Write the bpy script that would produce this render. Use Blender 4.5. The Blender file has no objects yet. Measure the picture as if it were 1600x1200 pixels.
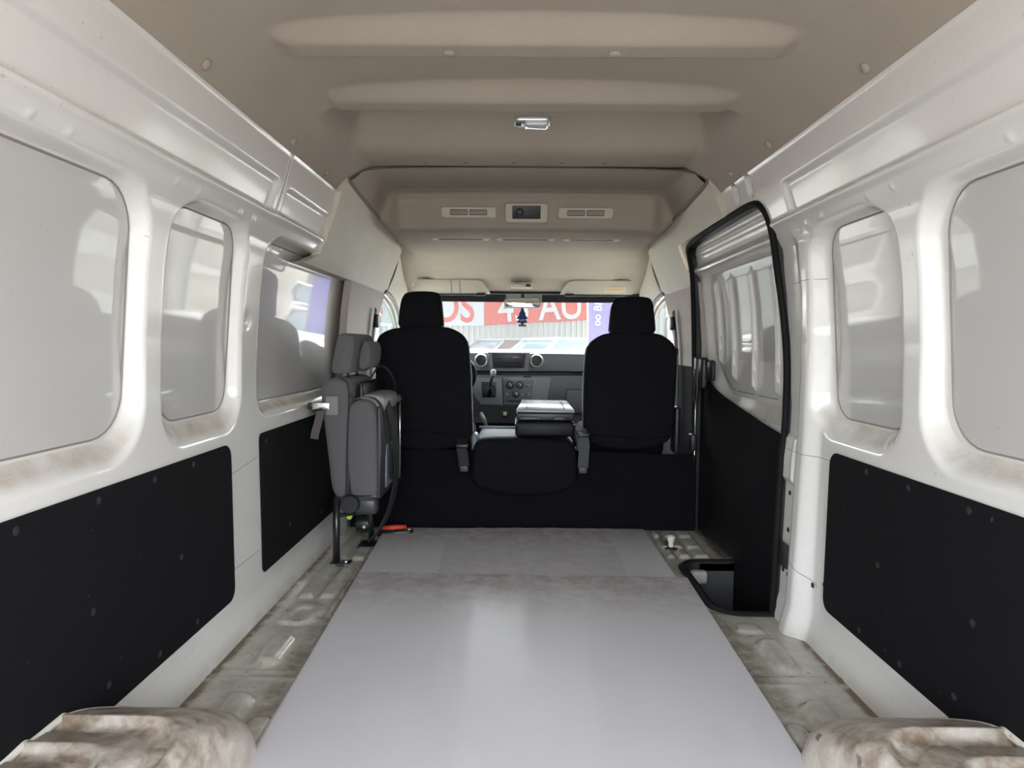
import bpy, bmesh, math, random
import numpy as np
from mathutils import Vector, Matrix
R = math.radians
random.seed(4)
rng = np.random.default_rng(7)
SC = bpy.context.scene
COL = SC.collection

# ------------------------------------------------------------------ camera
def _rot(v):
    X, Y, Z = v
    c, s = math.cos(R(.51)), math.sin(R(.51)); X, Z = X*c-Z*s, X*s+Z*c
    c, s = math.cos(R(-3.386)), math.sin(R(-3.386)); Y, Z = Y*c-Z*s, Y*s+Z*c
    c, s = math.cos(R(.58)), math.sin(R(.58)); X, Y = X*c-Y*s, X*s+Y*c
    return Vector((X, Y, Z))
cam_data = bpy.data.cameras.new('camera')
cam = bpy.data.objects.new('camera', cam_data); COL.objects.link(cam)
rt, fw, up = _rot((1, 0, 0)), _rot((0, 1, 0)), _rot((0, 0, 1))
M = Matrix((rt, up, -fw)).transposed().to_4x4()
M.translation = Vector((-.025, 0, .84))
cam.matrix_world = M
cam_data.sensor_width = 36; cam_data.lens = 1050/1600*36
cam_data.clip_start = .02; cam_data.clip_end = 500
SC.camera = cam

# ------------------------------------------------------------------ sky, sun, exposure
world = bpy.data.worlds.new('sky'); SC.world = world; world.use_nodes = True
wn = world.node_tree.nodes; wl = world.node_tree.links
sky = wn.new('ShaderNodeTexSky'); sky.sky_type = 'NISHITA'
sky.sun_disc = False; sky.sun_elevation = R(58); sky.sun_rotation = R(14)
sky.air_density = 1.0; sky.dust_density = 4.0; sky.ozone_density = 1.0
hs = wn.new('ShaderNodeHueSaturation'); hs.inputs['Saturation'].default_value = .35
wl.new(sky.outputs[0], hs.inputs['Color']); wl.new(hs.outputs[0], wn['Background'].inputs[0])
wn['Background'].inputs[1].default_value = .75
sun_d = bpy.data.lights.new('sun', 'SUN'); sun_d.energy = 5.5; sun_d.angle = R(3); sun_d.color = (1, .96, .9)
sun = bpy.data.objects.new('sun', sun_d); COL.objects.link(sun)
sun.rotation_euler = (R(-27), 0, R(-14))
SC.view_settings.view_transform = 'Standard'; SC.view_settings.look = 'None'
SC.view_settings.gamma = 1; SC.view_settings.use_curve_mapping = False
SC.view_settings.exposure = 1.8

# ------------------------------------------------------------------ materials
MATS = {}
def mat(name, col, rough=.6, metal=0., coat=0., bump=0., bscale=60., var=0., vscale=6., dirt=None, spec=.5,
        dscale=22, alpha=None, transm=0., specks=0., spk=(90, .70, .76), spkcol=(.05, .045, .04), emit=None, sheen=0., coat_rough=.05):
    if name in MATS: return MATS[name]
    m = bpy.data.materials.new(name); m.use_nodes = True
    n, l = m.node_tree.nodes, m.node_tree.links
    p = n['Principled BSDF']
    p.inputs['Roughness'].default_value = rough; p.inputs['Metallic'].default_value = metal
    p.inputs['Coat Weight'].default_value = coat; p.inputs['Coat Roughness'].default_value = coat_rough
    p.inputs['Specular IOR Level'].default_value = spec
    p.inputs['Transmission Weight'].default_value = transm
    p.inputs['Sheen Weight'].default_value = sheen
    tc = n.new('ShaderNodeTexCoord')
    rgb = n.new('ShaderNodeRGB'); rgb.outputs[0].default_value = (*col, 1)
    out = rgb.outputs[0]
    def mix(a, fac, colr):
        x = n.new('ShaderNodeMix'); x.data_type = 'RGBA'
        l.new(fac, x.inputs['Factor']); l.new(a, x.inputs['A']); x.inputs['B'].default_value = (*colr, 1)
        return x.outputs['Result']
    def ramp(o, a, b):
        r = n.new('ShaderNodeMapRange'); r.clamp = True
        l.new(o, r.inputs[0]); r.inputs[1].default_value = a; r.inputs[2].default_value = b
        return r.outputs[0]
    def noise(sc, det=4, rg=.6):
        t = n.new('ShaderNodeTexNoise'); t.inputs['Scale'].default_value = sc
        t.inputs['Detail'].default_value = det; t.inputs['Roughness'].default_value = rg
        l.new(tc.outputs['Object'], t.inputs['Vector']); return t.outputs['Fac']
    def mul(a, b):
        t = n.new('ShaderNodeMath'); t.operation = 'MULTIPLY'; l.new(a, t.inputs[0])
        if isinstance(b, (int, float)): t.inputs[1].default_value = b
        else: l.new(b, t.inputs[1])
        return t.outputs[0]
    if var:
        out = mix(out, mul(ramp(noise(vscale), .35, .75), var), tuple(c*.55 for c in col))
    if specks:
        out = mix(out, mul(ramp(noise(spk[0], 2, .5), spk[1], spk[2]), specks), spkcol)
    if dirt:
        at = n.new('ShaderNodeAttribute'); at.attribute_name = 'dirt'
        f = mul(at.outputs['Fac'], ramp(noise(dscale, 6, .65), .28, .62))
        out = mix(out, f, dirt)
    l.new(out, p.inputs['Base Color'])
    if bump:
        b = n.new('ShaderNodeBump'); b.inputs['Strength'].default_value = bump; b.inputs['Distance'].default_value = .002
        l.new(noise(bscale, 3), b.inputs['Height']); l.new(b.outputs[0], p.inputs['Normal'])
    if alpha is not None: p.inputs['Alpha'].default_value = alpha
    if emit: p.inputs['Emission Color'].default_value = (*emit[0], 1); p.inputs['Emission Strength'].default_value = emit[1]
    MATS[name] = m
    return m

PAINT = mat('white_paint', (.77, .75, .70), .22, coat=.6, coat_rough=.08, dirt=(.45, .385, .30), dscale=8, bump=.04, bscale=14, specks=.25)
PANE = mat('blank_pane_paint', (.56, .545, .515), .3, coat=1.0, coat_rough=.035, bump=.02, bscale=3, specks=.12)
FLOORP = mat('floor_paint', (.58, .57, .48), .38, coat=.35, coat_rough=.15, var=.45, vscale=9, dirt=(.15, .10, .055), bump=.15, bscale=40, specks=.7, spk=(42, .68, .73))
ARCHP = mat('arch_paint', (.72, .67, .58), .45, coat=.2, coat_rough=.25, var=.25, vscale=14, dirt=(.24, .17, .115), bump=.2, bscale=50, specks=.8, spk=(30, .66, .72))
HEAD = mat('headliner_cloth', (.42, .365, .30), .9, bump=.5, bscale=420, var=.12, vscale=5, spec=.2, specks=.12)
TRIMB = mat('beige_plastic', (.62, .575, .48), .55, bump=.15, bscale=300, var=.15, vscale=8, specks=.45)
TRIMP = mat('taupe_plastic', (.40, .34, .30), .55, bump=.15, bscale=300, var=.1, specks=.1)
BLACKB = mat('black_hardboard', (.008, .008, .009), .85, bump=.5, bscale=350, specks=.5, spk=(55, .745, .77), spkcol=(.12, .12, .12), spec=.12)
CLIP = mat('black_clip', (.017, .017, .018), .55)
CARPET = mat('black_carpet', (.006, .006, .008), .95, bump=.6, bscale=300, spec=.1)
SEATB = mat('black_seat_cloth', (.006, .006, .008), .85, bump=.5, bscale=250, spec=.15)
GREYC = mat('grey_seat_cloth', (.125, .12, .122), .9, bump=.6, bscale=400, var=.15, spec=.2, sheen=.1)
GREYL = mat('light_grey_seat_cloth', (.25, .26, .28), .85, bump=.4, bscale=300)
RUBBER = mat('black_rubber', (.012, .012, .013), .45)
BLACKP = mat('black_plastic', (.015, .015, .017), .4)
BLACKM = mat('black_metal', (.012, .012, .013), .35, coat=.4)
CHROME = mat('steel', (.7, .7, .68), .2, metal=1)
BOARD = mat('board_grey', (.63, .61, .61), .42, var=.10, vscale=5, bump=.06, bscale=8, dirt=(.30, .25, .22), specks=.08, coat=.1, coat_rough=.3)
DASH = mat('dash_grey', (.135, .135, .14), .5, bump=.2, bscale=400)
DASHL = mat('dash_light_grey', (.19, .195, .21), .45, bump=.15, bscale=400)
SILVER = mat('silver_plastic', (.6, .6, .62), .3, metal=.7)
def thin_glass(name, tint, haze=.03, gloss=1.):
    m = bpy.data.materials.new(name); m.use_nodes = True; n, l = m.node_tree.nodes, m.node_tree.links
    n.remove(n['Principled BSDF']); out = n['Material Output']
    tr = n.new('ShaderNodeBsdfTransparent'); tr.inputs[0].default_value = (*tint, 1)
    gl = n.new('ShaderNodeBsdfGlossy'); gl.inputs['Roughness'].default_value = .02
    df = n.new('ShaderNodeBsdfTranslucent'); df.inputs[0].default_value = (.9, .9, .9, 1)
    lw = n.new('ShaderNodeLayerWeight'); pw = n.new('ShaderNodeMath'); pw.operation = 'POWER'; pw.inputs[1].default_value = 5; l.new(lw.outputs['Facing'], pw.inputs[0])
    lw.inputs[0].default_value = .5
    fr = n.new('ShaderNodeMath'); fr.operation = 'MULTIPLY_ADD'; fr.inputs[1].default_value = .9; fr.inputs[2].default_value = .04; l.new(pw.outputs[0], fr.inputs[0])
    m1 = n.new('ShaderNodeMixShader'); m1.inputs[0].default_value = haze; l.new(tr.outputs[0], m1.inputs[1]); l.new(df.outputs[0], m1.inputs[2])
    m2 = n.new('ShaderNodeMixShader'); l.new(fr.outputs[0], m2.inputs[0]); l.new(m1.outputs[0], m2.inputs[1]); l.new(gl.outputs[0], m2.inputs[2])
    l.new(m2.outputs[0], out.inputs[0]); MATS[name] = m; return m
GLASS = thin_glass('clear_glass', (.88, .92, .90), .005)
LENS = mat('lamp_lens', (.85, .85, .83), .12, transm=.35, coat=1)
MIRROR = mat('mirror_glass', (.85, .87, .85), .02, metal=1)
WHITEP = mat('white_plastic', (.75, .72, .60), .4)
REDP = mat('red_plastic', (.62, .06, .03), .4)
LIME = mat('lime_plastic', (.35, .55, .05), .4)
BLUEF = mat('blue_card', (.015, .03, .16), .7)
PSEAL = mat('pane_seam', (.26, .23, .19), .6)
SEAL = mat('dark_seam', (.10, .085, .07), .6)
PANM = mat('blue_grey_pan', (.22, .25, .28), .4, metal=.3)
STRAP = mat('black_webbing', (.02, .019, .019), .75, bump=.5, bscale=500)
STICK = mat('sticker_orange', (.75, .40, .18), .6); STICKW = mat('sticker_cream', (.8, .72, .55), .6)

# ------------------------------------------------------------------ helpers
def obj(name, me, m, parent=None, smooth=False):
    o = bpy.data.objects.new(name, me); COL.objects.link(o)
    if m is not None:
        me.materials.clear(); me.materials.append(m)
    if smooth: me.shade_smooth()
    if parent is not None: o.parent = parent
    return o
def empty(name, loc=(0, 0, 0)):
    o = bpy.data.objects.new(name, None); COL.objects.link(o); o.empty_display_size = .05
    o.location = loc; return o
def tag(o, label=None, cat=None, group=None, kind=None):
    if label: o['label'] = label
    if cat: o['category'] = cat
    if group: o['group'] = group
    if kind: o['kind'] = kind
    return o
def child_of(o, parent):
    "parent in world space (parents are only translated)"
    o.parent = parent; o.location = o.location - parent.location if parent.parent is None else o.location - parent.matrix_world.translation
    return o
def me_data(vs, fs, name='m'):
    me = bpy.data.meshes.new(name); me.from_pydata([tuple(v) for v in vs], [], [tuple(f) for f in fs]); me.update(); return me
def me_bm(bm, name='m'):
    bmesh.ops.recalc_face_normals(bm, faces=bm.faces)
    me = bpy.data.meshes.new(name); bm.to_mesh(me); bm.free(); me.update(); return me
def np_grid(P, mask=None, flip=False, attr=None):
    "P: (nu,nv,3) array; mask (nu-1,nv-1) faces kept"
    nu, nv = P.shape[:2]
    idx = np.arange(nu*nv).reshape(nu, nv)
    a, b, c, d = idx[:-1, :-1], idx[1:, :-1], idx[1:, 1:], idx[:-1, 1:]
    q = np.stack([a, b, c, d], -1) if not flip else np.stack([a, d, c, b], -1)
    q = q.reshape(-1, 4)
    if mask is not None: q = q[mask.reshape(-1)]
    used = np.unique(q); remap = -np.ones(nu*nv, int); remap[used] = np.arange(len(used))
    V = P.reshape(-1, 3)[used]; q = remap[q]
    me = bpy.data.meshes.new('grid')
    me.vertices.add(len(V)); me.vertices.foreach_set('co', V.astype(np.float32).ravel())
    me.loops.add(len(q)*4); me.loops.foreach_set('vertex_index', q.astype(np.int32).ravel())
    me.polygons.add(len(q)); me.polygons.foreach_set('loop_start', np.arange(0, len(q)*4, 4, dtype=np.int32))
    me.polygons.foreach_set('loop_total', np.full(len(q), 4, np.int32))
    me.update(calc_edges=True)
    if attr is not None:
        at = me.attributes.new('dirt', 'FLOAT', 'POINT'); at.data.foreach_set('value', attr.reshape(-1)[used].astype(np.float32))
    me.shade_smooth()
    return me
def ss(x, a, b):
    t = np.clip((x-a)/(b-a), 0, 1); return t*t*(3-2*t)
def rr_sdf(y, z, y0, y1, z0, z1, r):
    cy, cz, hy, hz = (y0+y1)/2, (z0+z1)/2, (y1-y0)/2, (z1-z0)/2
    qy, qz = np.abs(y-cy)-hy+r, np.abs(z-cz)-hz+r
    return np.hypot(np.maximum(qy, 0), np.maximum(qz, 0)) + np.minimum(np.maximum(qy, qz), 0) - r
def bm_box(bm, c, d, bevel=0., seg=2, rot=None):
    r = bmesh.ops.create_cube(bm, size=1.)
    vs = r['verts']
    bmesh.ops.scale(bm, vec=d, verts=vs)
    if bevel:
        es = list({e for v in vs for e in v.link_edges})
        rb = bmesh.ops.bevel(bm, geom=es, offset=bevel, segments=seg, affect='EDGES', profile=.5)
        vs = list({v for f in rb['faces'] for v in f.verts} | {v for v in vs if v.is_valid})
    if rot is not None: bmesh.ops.rotate(bm, verts=vs, cent=(0, 0, 0), matrix=rot)
    bmesh.ops.translate(bm, vec=c, verts=vs)
    return vs
def box(name, c, d, m, parent=None, bevel=.003, seg=2, rot=None, smooth=True):
    bm = bmesh.new(); bm_box(bm, c, d, min(bevel, min(d)*.49), seg, rot); me = me_bm(bm)
    o = obj(name, me, m)
    if smooth: me.shade_smooth(); me.set_sharp_from_angle(angle=R(50))
    if parent is not None: child_of(o, parent)
    return o
def tube_me(pts, r, n=8, closed=False, flat=None):
    pts = [Vector(p) for p in pts]; N = len(pts); vs = []; fs = []
    prev = None
    for i, p in enumerate(pts):
        if closed: t = (pts[(i+1) % N]-pts[i-1])
        else: t = pts[min(i+1, N-1)]-pts[max(i-1, 0)]
        t = t.normalized() if t.length > 1e-9 else Vector((0, 0, 1))
        if prev is None:
            a = Vector((0, 0, 1)) if abs(t.z) < .9 else Vector((1, 0, 0))
            u = t.cross(a).normalized()
        else:
            u = prev-t*prev.dot(t); u = u.normalized()
        prev = u; w = t.cross(u)
        ri = r[i] if isinstance(r, (list, tuple)) else r
        for k in range(n):
            an = 2*math.pi*k/n
            vs.append(p+u*math.cos(an)*ri+w*math.sin(an)*ri*(flat or 1))
    M_ = N if closed else N-1
    for i in range(M_):
        for k in range(n):
            j = (i+1) % N
            fs.append((i*n+k, i*n+(k+1) % n, j*n+(k+1) % n, j*n+k))
    if not closed:
        fs.append(tuple(range(n))[::-1]); fs.append(tuple((N-1)*n+k for k in range(n)))
    me = me_data(vs, fs); me.shade_smooth(); return me
def tube(name, pts, r, m, parent=None, n=8, closed=False, flat=None):
    o = obj(name, tube_me(pts, r, n, closed, flat), m)
    if parent is not None: child_of(o, parent)
    return o
def ribbon(name, pts, w, th, m, parent=None, side=(1, 0, 0)):
    "strap: rectangular section swept along pts, wide along side"
    side = Vector(side).normalized(); vs = []; fs = []
    pts = [Vector(p) for p in pts]; N = len(pts)
    for i, p in enumerate(pts):
        t = (pts[min(i+1, N-1)]-pts[max(i-1, 0)]).normalized(); nn = t.cross(side).normalized()
        s2 = nn.cross(t).normalized()
        for a, b in ((-1, -1), (1, -1), (1, 1), (-1, 1)):
            vs.append(p+s2*a*w/2+nn*b*th/2)
    for i in range(N-1):
        for k in range(4): fs.append((i*4+k, i*4+(k+1) % 4, i*4+4+(k+1) % 4, i*4+4+k))
    fs += [(3, 2, 1, 0), tuple((N-1)*4+k for k in range(4))]
    me = me_data(vs, fs); o = obj(name, me, m)
    if parent is not None: child_of(o, parent)
    return o
def smooth_pts(pts, it=2, closed=False):
    pts = [Vector(p) for p in pts]
    for _ in range(it):
        q = []
        n = len(pts)
        if not closed: q.append(pts[0])
        for i in range(n if closed else n-1):
            a, b = pts[i], pts[(i+1) % n]
            q += [a*.75+b*.25, a*.25+b*.75]
        if not closed: q.append(pts[-1])
        pts = q
    return pts
def rrect(w, h, r, n=5):
    "rounded rectangle outline centred on 0"
    out = []
    for cx, cy, a0 in ((w/2-r, h/2-r, 0), (-w/2+r, h/2-r, 90), (-w/2+r, -h/2+r, 180), (w/2-r, -h/2+r, 270)):
        for k in range(n+1):
            a = R(a0+90*k/n); out.append((cx+r*math.cos(a), cy+r*math.sin(a)))
    return out
def slab_me(outline, depth, to3, bevel=.004, seg=2):
    "extrude a 2D outline by depth; to3(a,b,d) -> 3D point"
    bm = bmesh.new(); N = len(outline)
    f = [bm.verts.new(to3(a, b, 0)) for a, b in outline]; g = [bm.verts.new(to3(a, b, depth)) for a, b in outline]
    bm.faces.new(f); bm.faces.new(g[::-1])
    for i in range(N): bm.faces.new((f[i], g[i], g[(i+1) % N], f[(i+1) % N]))
    bmesh.ops.recalc_face_normals(bm, faces=bm.faces)
    if bevel:
        es = [e for e in bm.edges if (e.verts[0] in f and e.verts[1] in f) or (e.verts[0] in g and e.verts[1] in g)]
        bmesh.ops.bevel(bm, geom=es, offset=bevel, segments=seg, affect='EDGES', profile=.5)
    me = me_bm(bm); me.shade_smooth(); me.set_sharp_from_angle(angle=R(40)); return me
def slab(name, outline, depth, to3, m, parent=None, bevel=.004, seg=2):
    o = obj(name, slab_me(outline, depth, to3, bevel, seg), m)
    if parent is not None: child_of(o, parent)
    return o
def disc(name, c, r, h, axis, m, parent=None, n=14, dome=0.):
    "short cylinder or dome along axis"
    ax = Vector(axis).normalized(); a = Vector((0, 0, 1)) if abs(ax.z) < .9 else Vector((1, 0, 0))
    u = ax.cross(a).normalized(); w = ax.cross(u); c = Vector(c); vs = []; fs = []
    rings = [(r, 0), (r, h*(.5 if dome else 1)), (r*.75, h)] if dome else [(r, 0), (r, h*.8), (r*.9, h)]
    for rr, hh in rings:
        for k in range(n):
            an = 2*math.pi*k/n; vs.append(c+ax*hh+(u*math.cos(an)+w*math.sin(an))*rr)
    for i in range(len(rings)-1):
        for k in range(n): fs.append((i*n+k, i*n+(k+1) % n, (i+1)*n+(k+1) % n, (i+1)*n+k))
    fs.append(tuple((len(rings)-1)*n+k for k in range(n)))
    fs.append(tuple(range(n))[::-1])
    me = me_data(vs, fs); o = obj(name, me, m); me.shade_smooth(); me.set_sharp_from_angle(angle=R(50))
    if parent is not None: child_of(o, parent)
    return o
def lathe(name, prof_, c, axis, m, parent=None, n=24, cap=True):
    "prof_: (radius, height) list along axis"
    ax = Vector(axis).normalized(); a = Vector((0, 0, 1)) if abs(ax.z) < .9 else Vector((1, 0, 0))
    u = ax.cross(a).normalized(); w = ax.cross(u); c = Vector(c); vs = []; fs = []
    for rr, hh in prof_:
        for k in range(n):
            an = 2*math.pi*k/n; vs.append(c+ax*hh+(u*math.cos(an)+w*math.sin(an))*rr)
    for i in range(len(prof_)-1):
        for k in range(n): fs.append((i*n+k, i*n+(k+1) % n, (i+1)*n+(k+1) % n, (i+1)*n+k))
    if cap and prof_[0][0] > 1e-4: fs.append(tuple(range(n))[::-1])
    if cap and prof_[-1][0] > 1e-4: fs.append(tuple((len(prof_)-1)*n+k for k in range(n)))
    me = me_data(vs, fs); o = obj(name, me, m); me.shade_smooth(); me.set_sharp_from_angle(angle=R(40))
    if parent is not None: child_of(o, parent)
    return o
def text(name, s, size, m, loc, rot, parent=None, extrude=.002, bold=.0):
    cu = bpy.data.curves.new('t', 'FONT'); cu.body = s; cu.size = size; cu.extrude = extrude; cu.offset = bold
    cu.align_x = 'LEFT'; cu.resolution_u = 4
    t = bpy.data.objects.new('t', cu); COL.objects.link(t)
    dg = bpy.context.evaluated_depsgraph_get(); me = bpy.data.meshes.new_from_object(t.evaluated_get(dg))
    bpy.data.objects.remove(t)
    me.transform(Matrix.Translation(Vector(loc)) @ rot.to_4x4())
    o = obj(name, me, m)
    if parent is not None: child_of(o, parent)
    return o

# ------------------------------------------------------------------ body side profile
PZ = np.array([0, .08, .6, .85, 1.0, 1.12, 1.14, 1.195, 1.209, 1.303, 1.374, 1.43, 1.5])
PX = np.array([.80, .818, .825, .82, .808, .79, .785, .75, .742, .71, .69, .65, .60])
def prof(z): return np.interp(z, PZ, PX)
SKINZ = np.array([0, .08, .6, .85, 1.0, 1.12, 1.2, 1.3, 1.4]); SKINX = np.array([.80, .818, .825, .82, .808, .79, .772, .745, .71])
def skin(z): return np.interp(z, SKINZ, SKINX)

def wall_points(side, y, z):
    """inner half width for every (y, z): pressed steel with window recesses, roof rail, pillar"""
    hw = prof(z).copy(); dirt = np.zeros_like(hw)
    pw = skin(z)
    def recess(y0, y1, z0, z1, Y0, Y1, Z0, Z1, r0, r1, d=.041):
        nonlocal hw
        so = -rr_sdf(y, z, Y0, Y1, Z0, Z1, r1); si = rr_sdf(y, z, y0, y1, z0, z1, r0)
        t = np.where(so <= 0, 0, np.where(si <= 0, 1, so/np.maximum(so+si, 1e-6)))
        f = t*t*(3-2*t)
        hw = np.where(so > 0, hw*(1-f)+(pw+d)*f, hw)
        dd = ss(.70-z, .0, .08)*(so > .006)*(si > -.004)*ss(t, .15, .5)
        np.maximum(dirt, dd*.75, out=dirt)
    recess(.47, 1.40, .645, 1.152, .42, 1.425, .583, 1.17, .10, .13)
    recess(1.538, 1.897, .648, 1.158, 1.485, 1.92, .58, 1.172, .075, .11)
    if side < 0:
        recess(2.07, 3.085, .652, 1.155, 2.035, 3.2, .60, 1.17, .06, .09)
    # pressed recess in the roof rail, upper strip
    rec_end = 1.94
    for (a, b, z0, z1) in (((-.5, rec_end, 1.217, 1.303),) + (((2.005, 2.6, 1.217, 1.295),) if side < 0 else ())):
        s = rr_sdf(y, z, a, b, z0, z1, .02)
        hw = hw + .014*(1-ss(s, -.007, .002))
    # rounded bead under the rail
    hw = hw - .007*np.exp(-((z-1.207)/.008)**2)*ss(-y, -2.5, -2.4)
    if side < 0:   # overlap joint in the rail
        hw = hw - .004*ss(y, 1.968, 1.974)*ss(z, 1.2, 1.21)
    if side > 0:   # pillar behind the sliding door
        amp = np.interp(z, [0, .1, .3, .6, .9, 1.12, 1.18], [.045, .043, .036, .03, .022, .012, 0])
        hw = hw - amp*(ss(y, 1.875, 1.935)*(1-np.interp(z, [.50, .66], [.45, .97])*ss(y, 1.965, 2.01)))
        for (yc, zc) in ((2.165, 1.345), (2.297, 1.345)):   # two oval slots over the door
            s = rr_sdf(y, z, yc-.02, yc+.02, zc-.03, zc+.035, .019)
            hw = hw + .012*(1-ss(s, -.006, .005))
        # striker box on the pillar
        s = rr_sdf(y, z, 1.985, 2.08, .43, .575, .012)
        hw = hw - .014*(1-ss(s, -.012, .004))
    # pillar dimples
    for yc in (1.955,) if side < 0 else (1.9,):
        hw = hw + .006*np.exp(-(((y-yc)/.018)**2+((z-.90)/.018)**2))
    # small button bumps along the rail underside
    for yc in (1.02, 1.11, 1.45, 1.55, 1.78, 1.87):
        hw = hw - .004*np.exp(-(((y-yc)/.006)**2+((z-1.178)/.006)**2))
    dirt = np.maximum(dirt, .55*ss(-z, -.05, .0))
    return hw, dirt

def make_wall(side):
    ys = np.arange(.15, 3.32, .0065); zs = np.concatenate([np.arange(-.01, .566, .008), np.arange(.57, .716, .005), np.arange(.72, 1.126, .007), np.arange(1.13, 1.385, .004)])
    Yg, Zg = np.meshgrid(ys, zs, indexing='ij')
    hw, dirt = wall_points(side, Yg, Zg)
    P = np.stack([side*hw, Yg, Zg], -1)
    mask = np.ones((len(ys)-1, len(zs)-1), bool)
    yc = (ys[:-1]+ys[1:])/2; zc = (zs[:-1]+zs[1:])/2
    YC, ZC = np.meshgrid(yc, zc, indexing='ij')
    mask &= ~((YC > 2.56) & (ZC > 1.16))
    if side > 0:
        mask &= ~door_inside(YC, ZC)
    o = obj('wall_left' if side < 0 else 'wall_right', np_grid(P, mask, flip=side > 0, attr=dirt), PAINT)
    tag(o, kind='structure'); return o
# sliding door opening outline (y, z)
def door_outline():
    pts = [(2.065, -.03), (2.065, .50), (2.075, .58), (2.095, .70), (2.10, .80), (2.115, .95), (2.115, 1.08), (2.09, 1.20), (2.10, 1.265), (2.15, 1.293),
           (2.4, 1.292), (2.8, 1.288), (3.03, 1.283), (3.085, 1.25), (3.10, 1.15), (3.10, .6), (3.10, -.03)]
    return pts
DO = door_outline()
def door_inside(Y, Z):
    zr = [p[1] for p in DO[:10]]; yr = [p[0] for p in DO[:10]]
    rear = np.interp(Z, zr, yr)
    return (Y > rear+.004) & (Y < 3.4) & (Z < 1.289)
wall_left = make_wall(-1); wall_right = make_wall(1)
tag(wall_left, 'white painted steel left side wall with pressed roof rail', kind='structure')
tag(wall_right, 'white painted steel right side wall behind the sliding door', kind='structure')

# blank window panes: painted sheets with rounded corners, sitting in the recesses
def pane(name, side, y0, y1, z0, z1, r, label, off=.037, m=PANE):
    n = 24
    yc, zc = (y0+y1)/2, (z0+z1)/2
    ol = [(yc+a, zc+b) for a, b in rrect(y1-y0, z1-z0, r, 7)]
    # rings towards the centre row: build horizontal strips so that the sheet follows the wall's curve
    zs = sorted({round(b, 5) for a, b in ol} | set(np.round(np.linspace(z0, z1, n), 5)))
    def span(z):
        e = max(0, max(z0+r-z, z-(z1-r))); dx = r-math.sqrt(max(r*r-e*e, 0)) if e > 0 else 0
        return y0+dx, y1-dx
    rows = []
    for z in zs:
        a, b = span(z); x = side*(float(skin(z))+off)
        rows.append([(x, a+(b-a)*t, z) for t in np.linspace(0, 1, 9)])
    P = np.array(rows); vs = P.reshape(-1, 3); k = 9; fs = []
    for i in range(len(zs)-1):
        for j in range(k-1): fs.append((i*k+j, i*k+j+1, i*k+k+j+1, i*k+k+j))
    N = len(vs); V2 = vs.copy(); V2[:, 0] += side*.003
    vs2 = np.concatenate([vs, V2]); f2 = fs+[tuple(v+N for v in f[::-1]) for f in fs]
    bd = [j for j in range(k)]+[i*k+k-1 for i in range(1, len(zs))]+[(len(zs)-1)*k+j for j in range(k-2, -1, -1)]+[i*k for i in range(len(zs)-2, 0, -1)]
    for a, b in zip(bd, bd[1:]+bd[:1]): f2.append((a, a+N, b+N, b))
    me = me_data(vs2, f2); bm = bmesh.new(); bm.from_mesh(me); bmesh.ops.remove_doubles(bm, verts=bm.verts, dist=1e-6); me = me_bm(bm)
    me.shade_smooth(); me.set_sharp_from_angle(angle=R(40))
    o = obj(name, me, m); tag(o, label, kind='structure')
    gs = tube('seal', [(side*(float(skin(b))+off), a, b) for a, b in ol], .0019, PSEAL, o, 6, closed=True)
    return o
pane('window_1', -1, .47, 1.398, .645, 1.152, .10, 'large blanked-off rear left window pane painted greyish white')
pane('window_2', -1, 1.538, 1.895, .648, 1.156, .075, 'narrow blanked-off pane on the left, glossy with a bright reflection at its top')
pane('window_3', -1, 2.07, 3.085, .652, 1.153, .06, 'wide blanked-off pane on the left beside the folded seat')
pane('window_4', 1, .47, 1.373, .645, 1.152, .10, 'large blanked-off rear right window pane painted greyish white')
pane('window_5', 1, 1.515, 1.868, .648, 1.156, .075, 'narrow blanked-off pane on the right behind the sliding door pillar')

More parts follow.
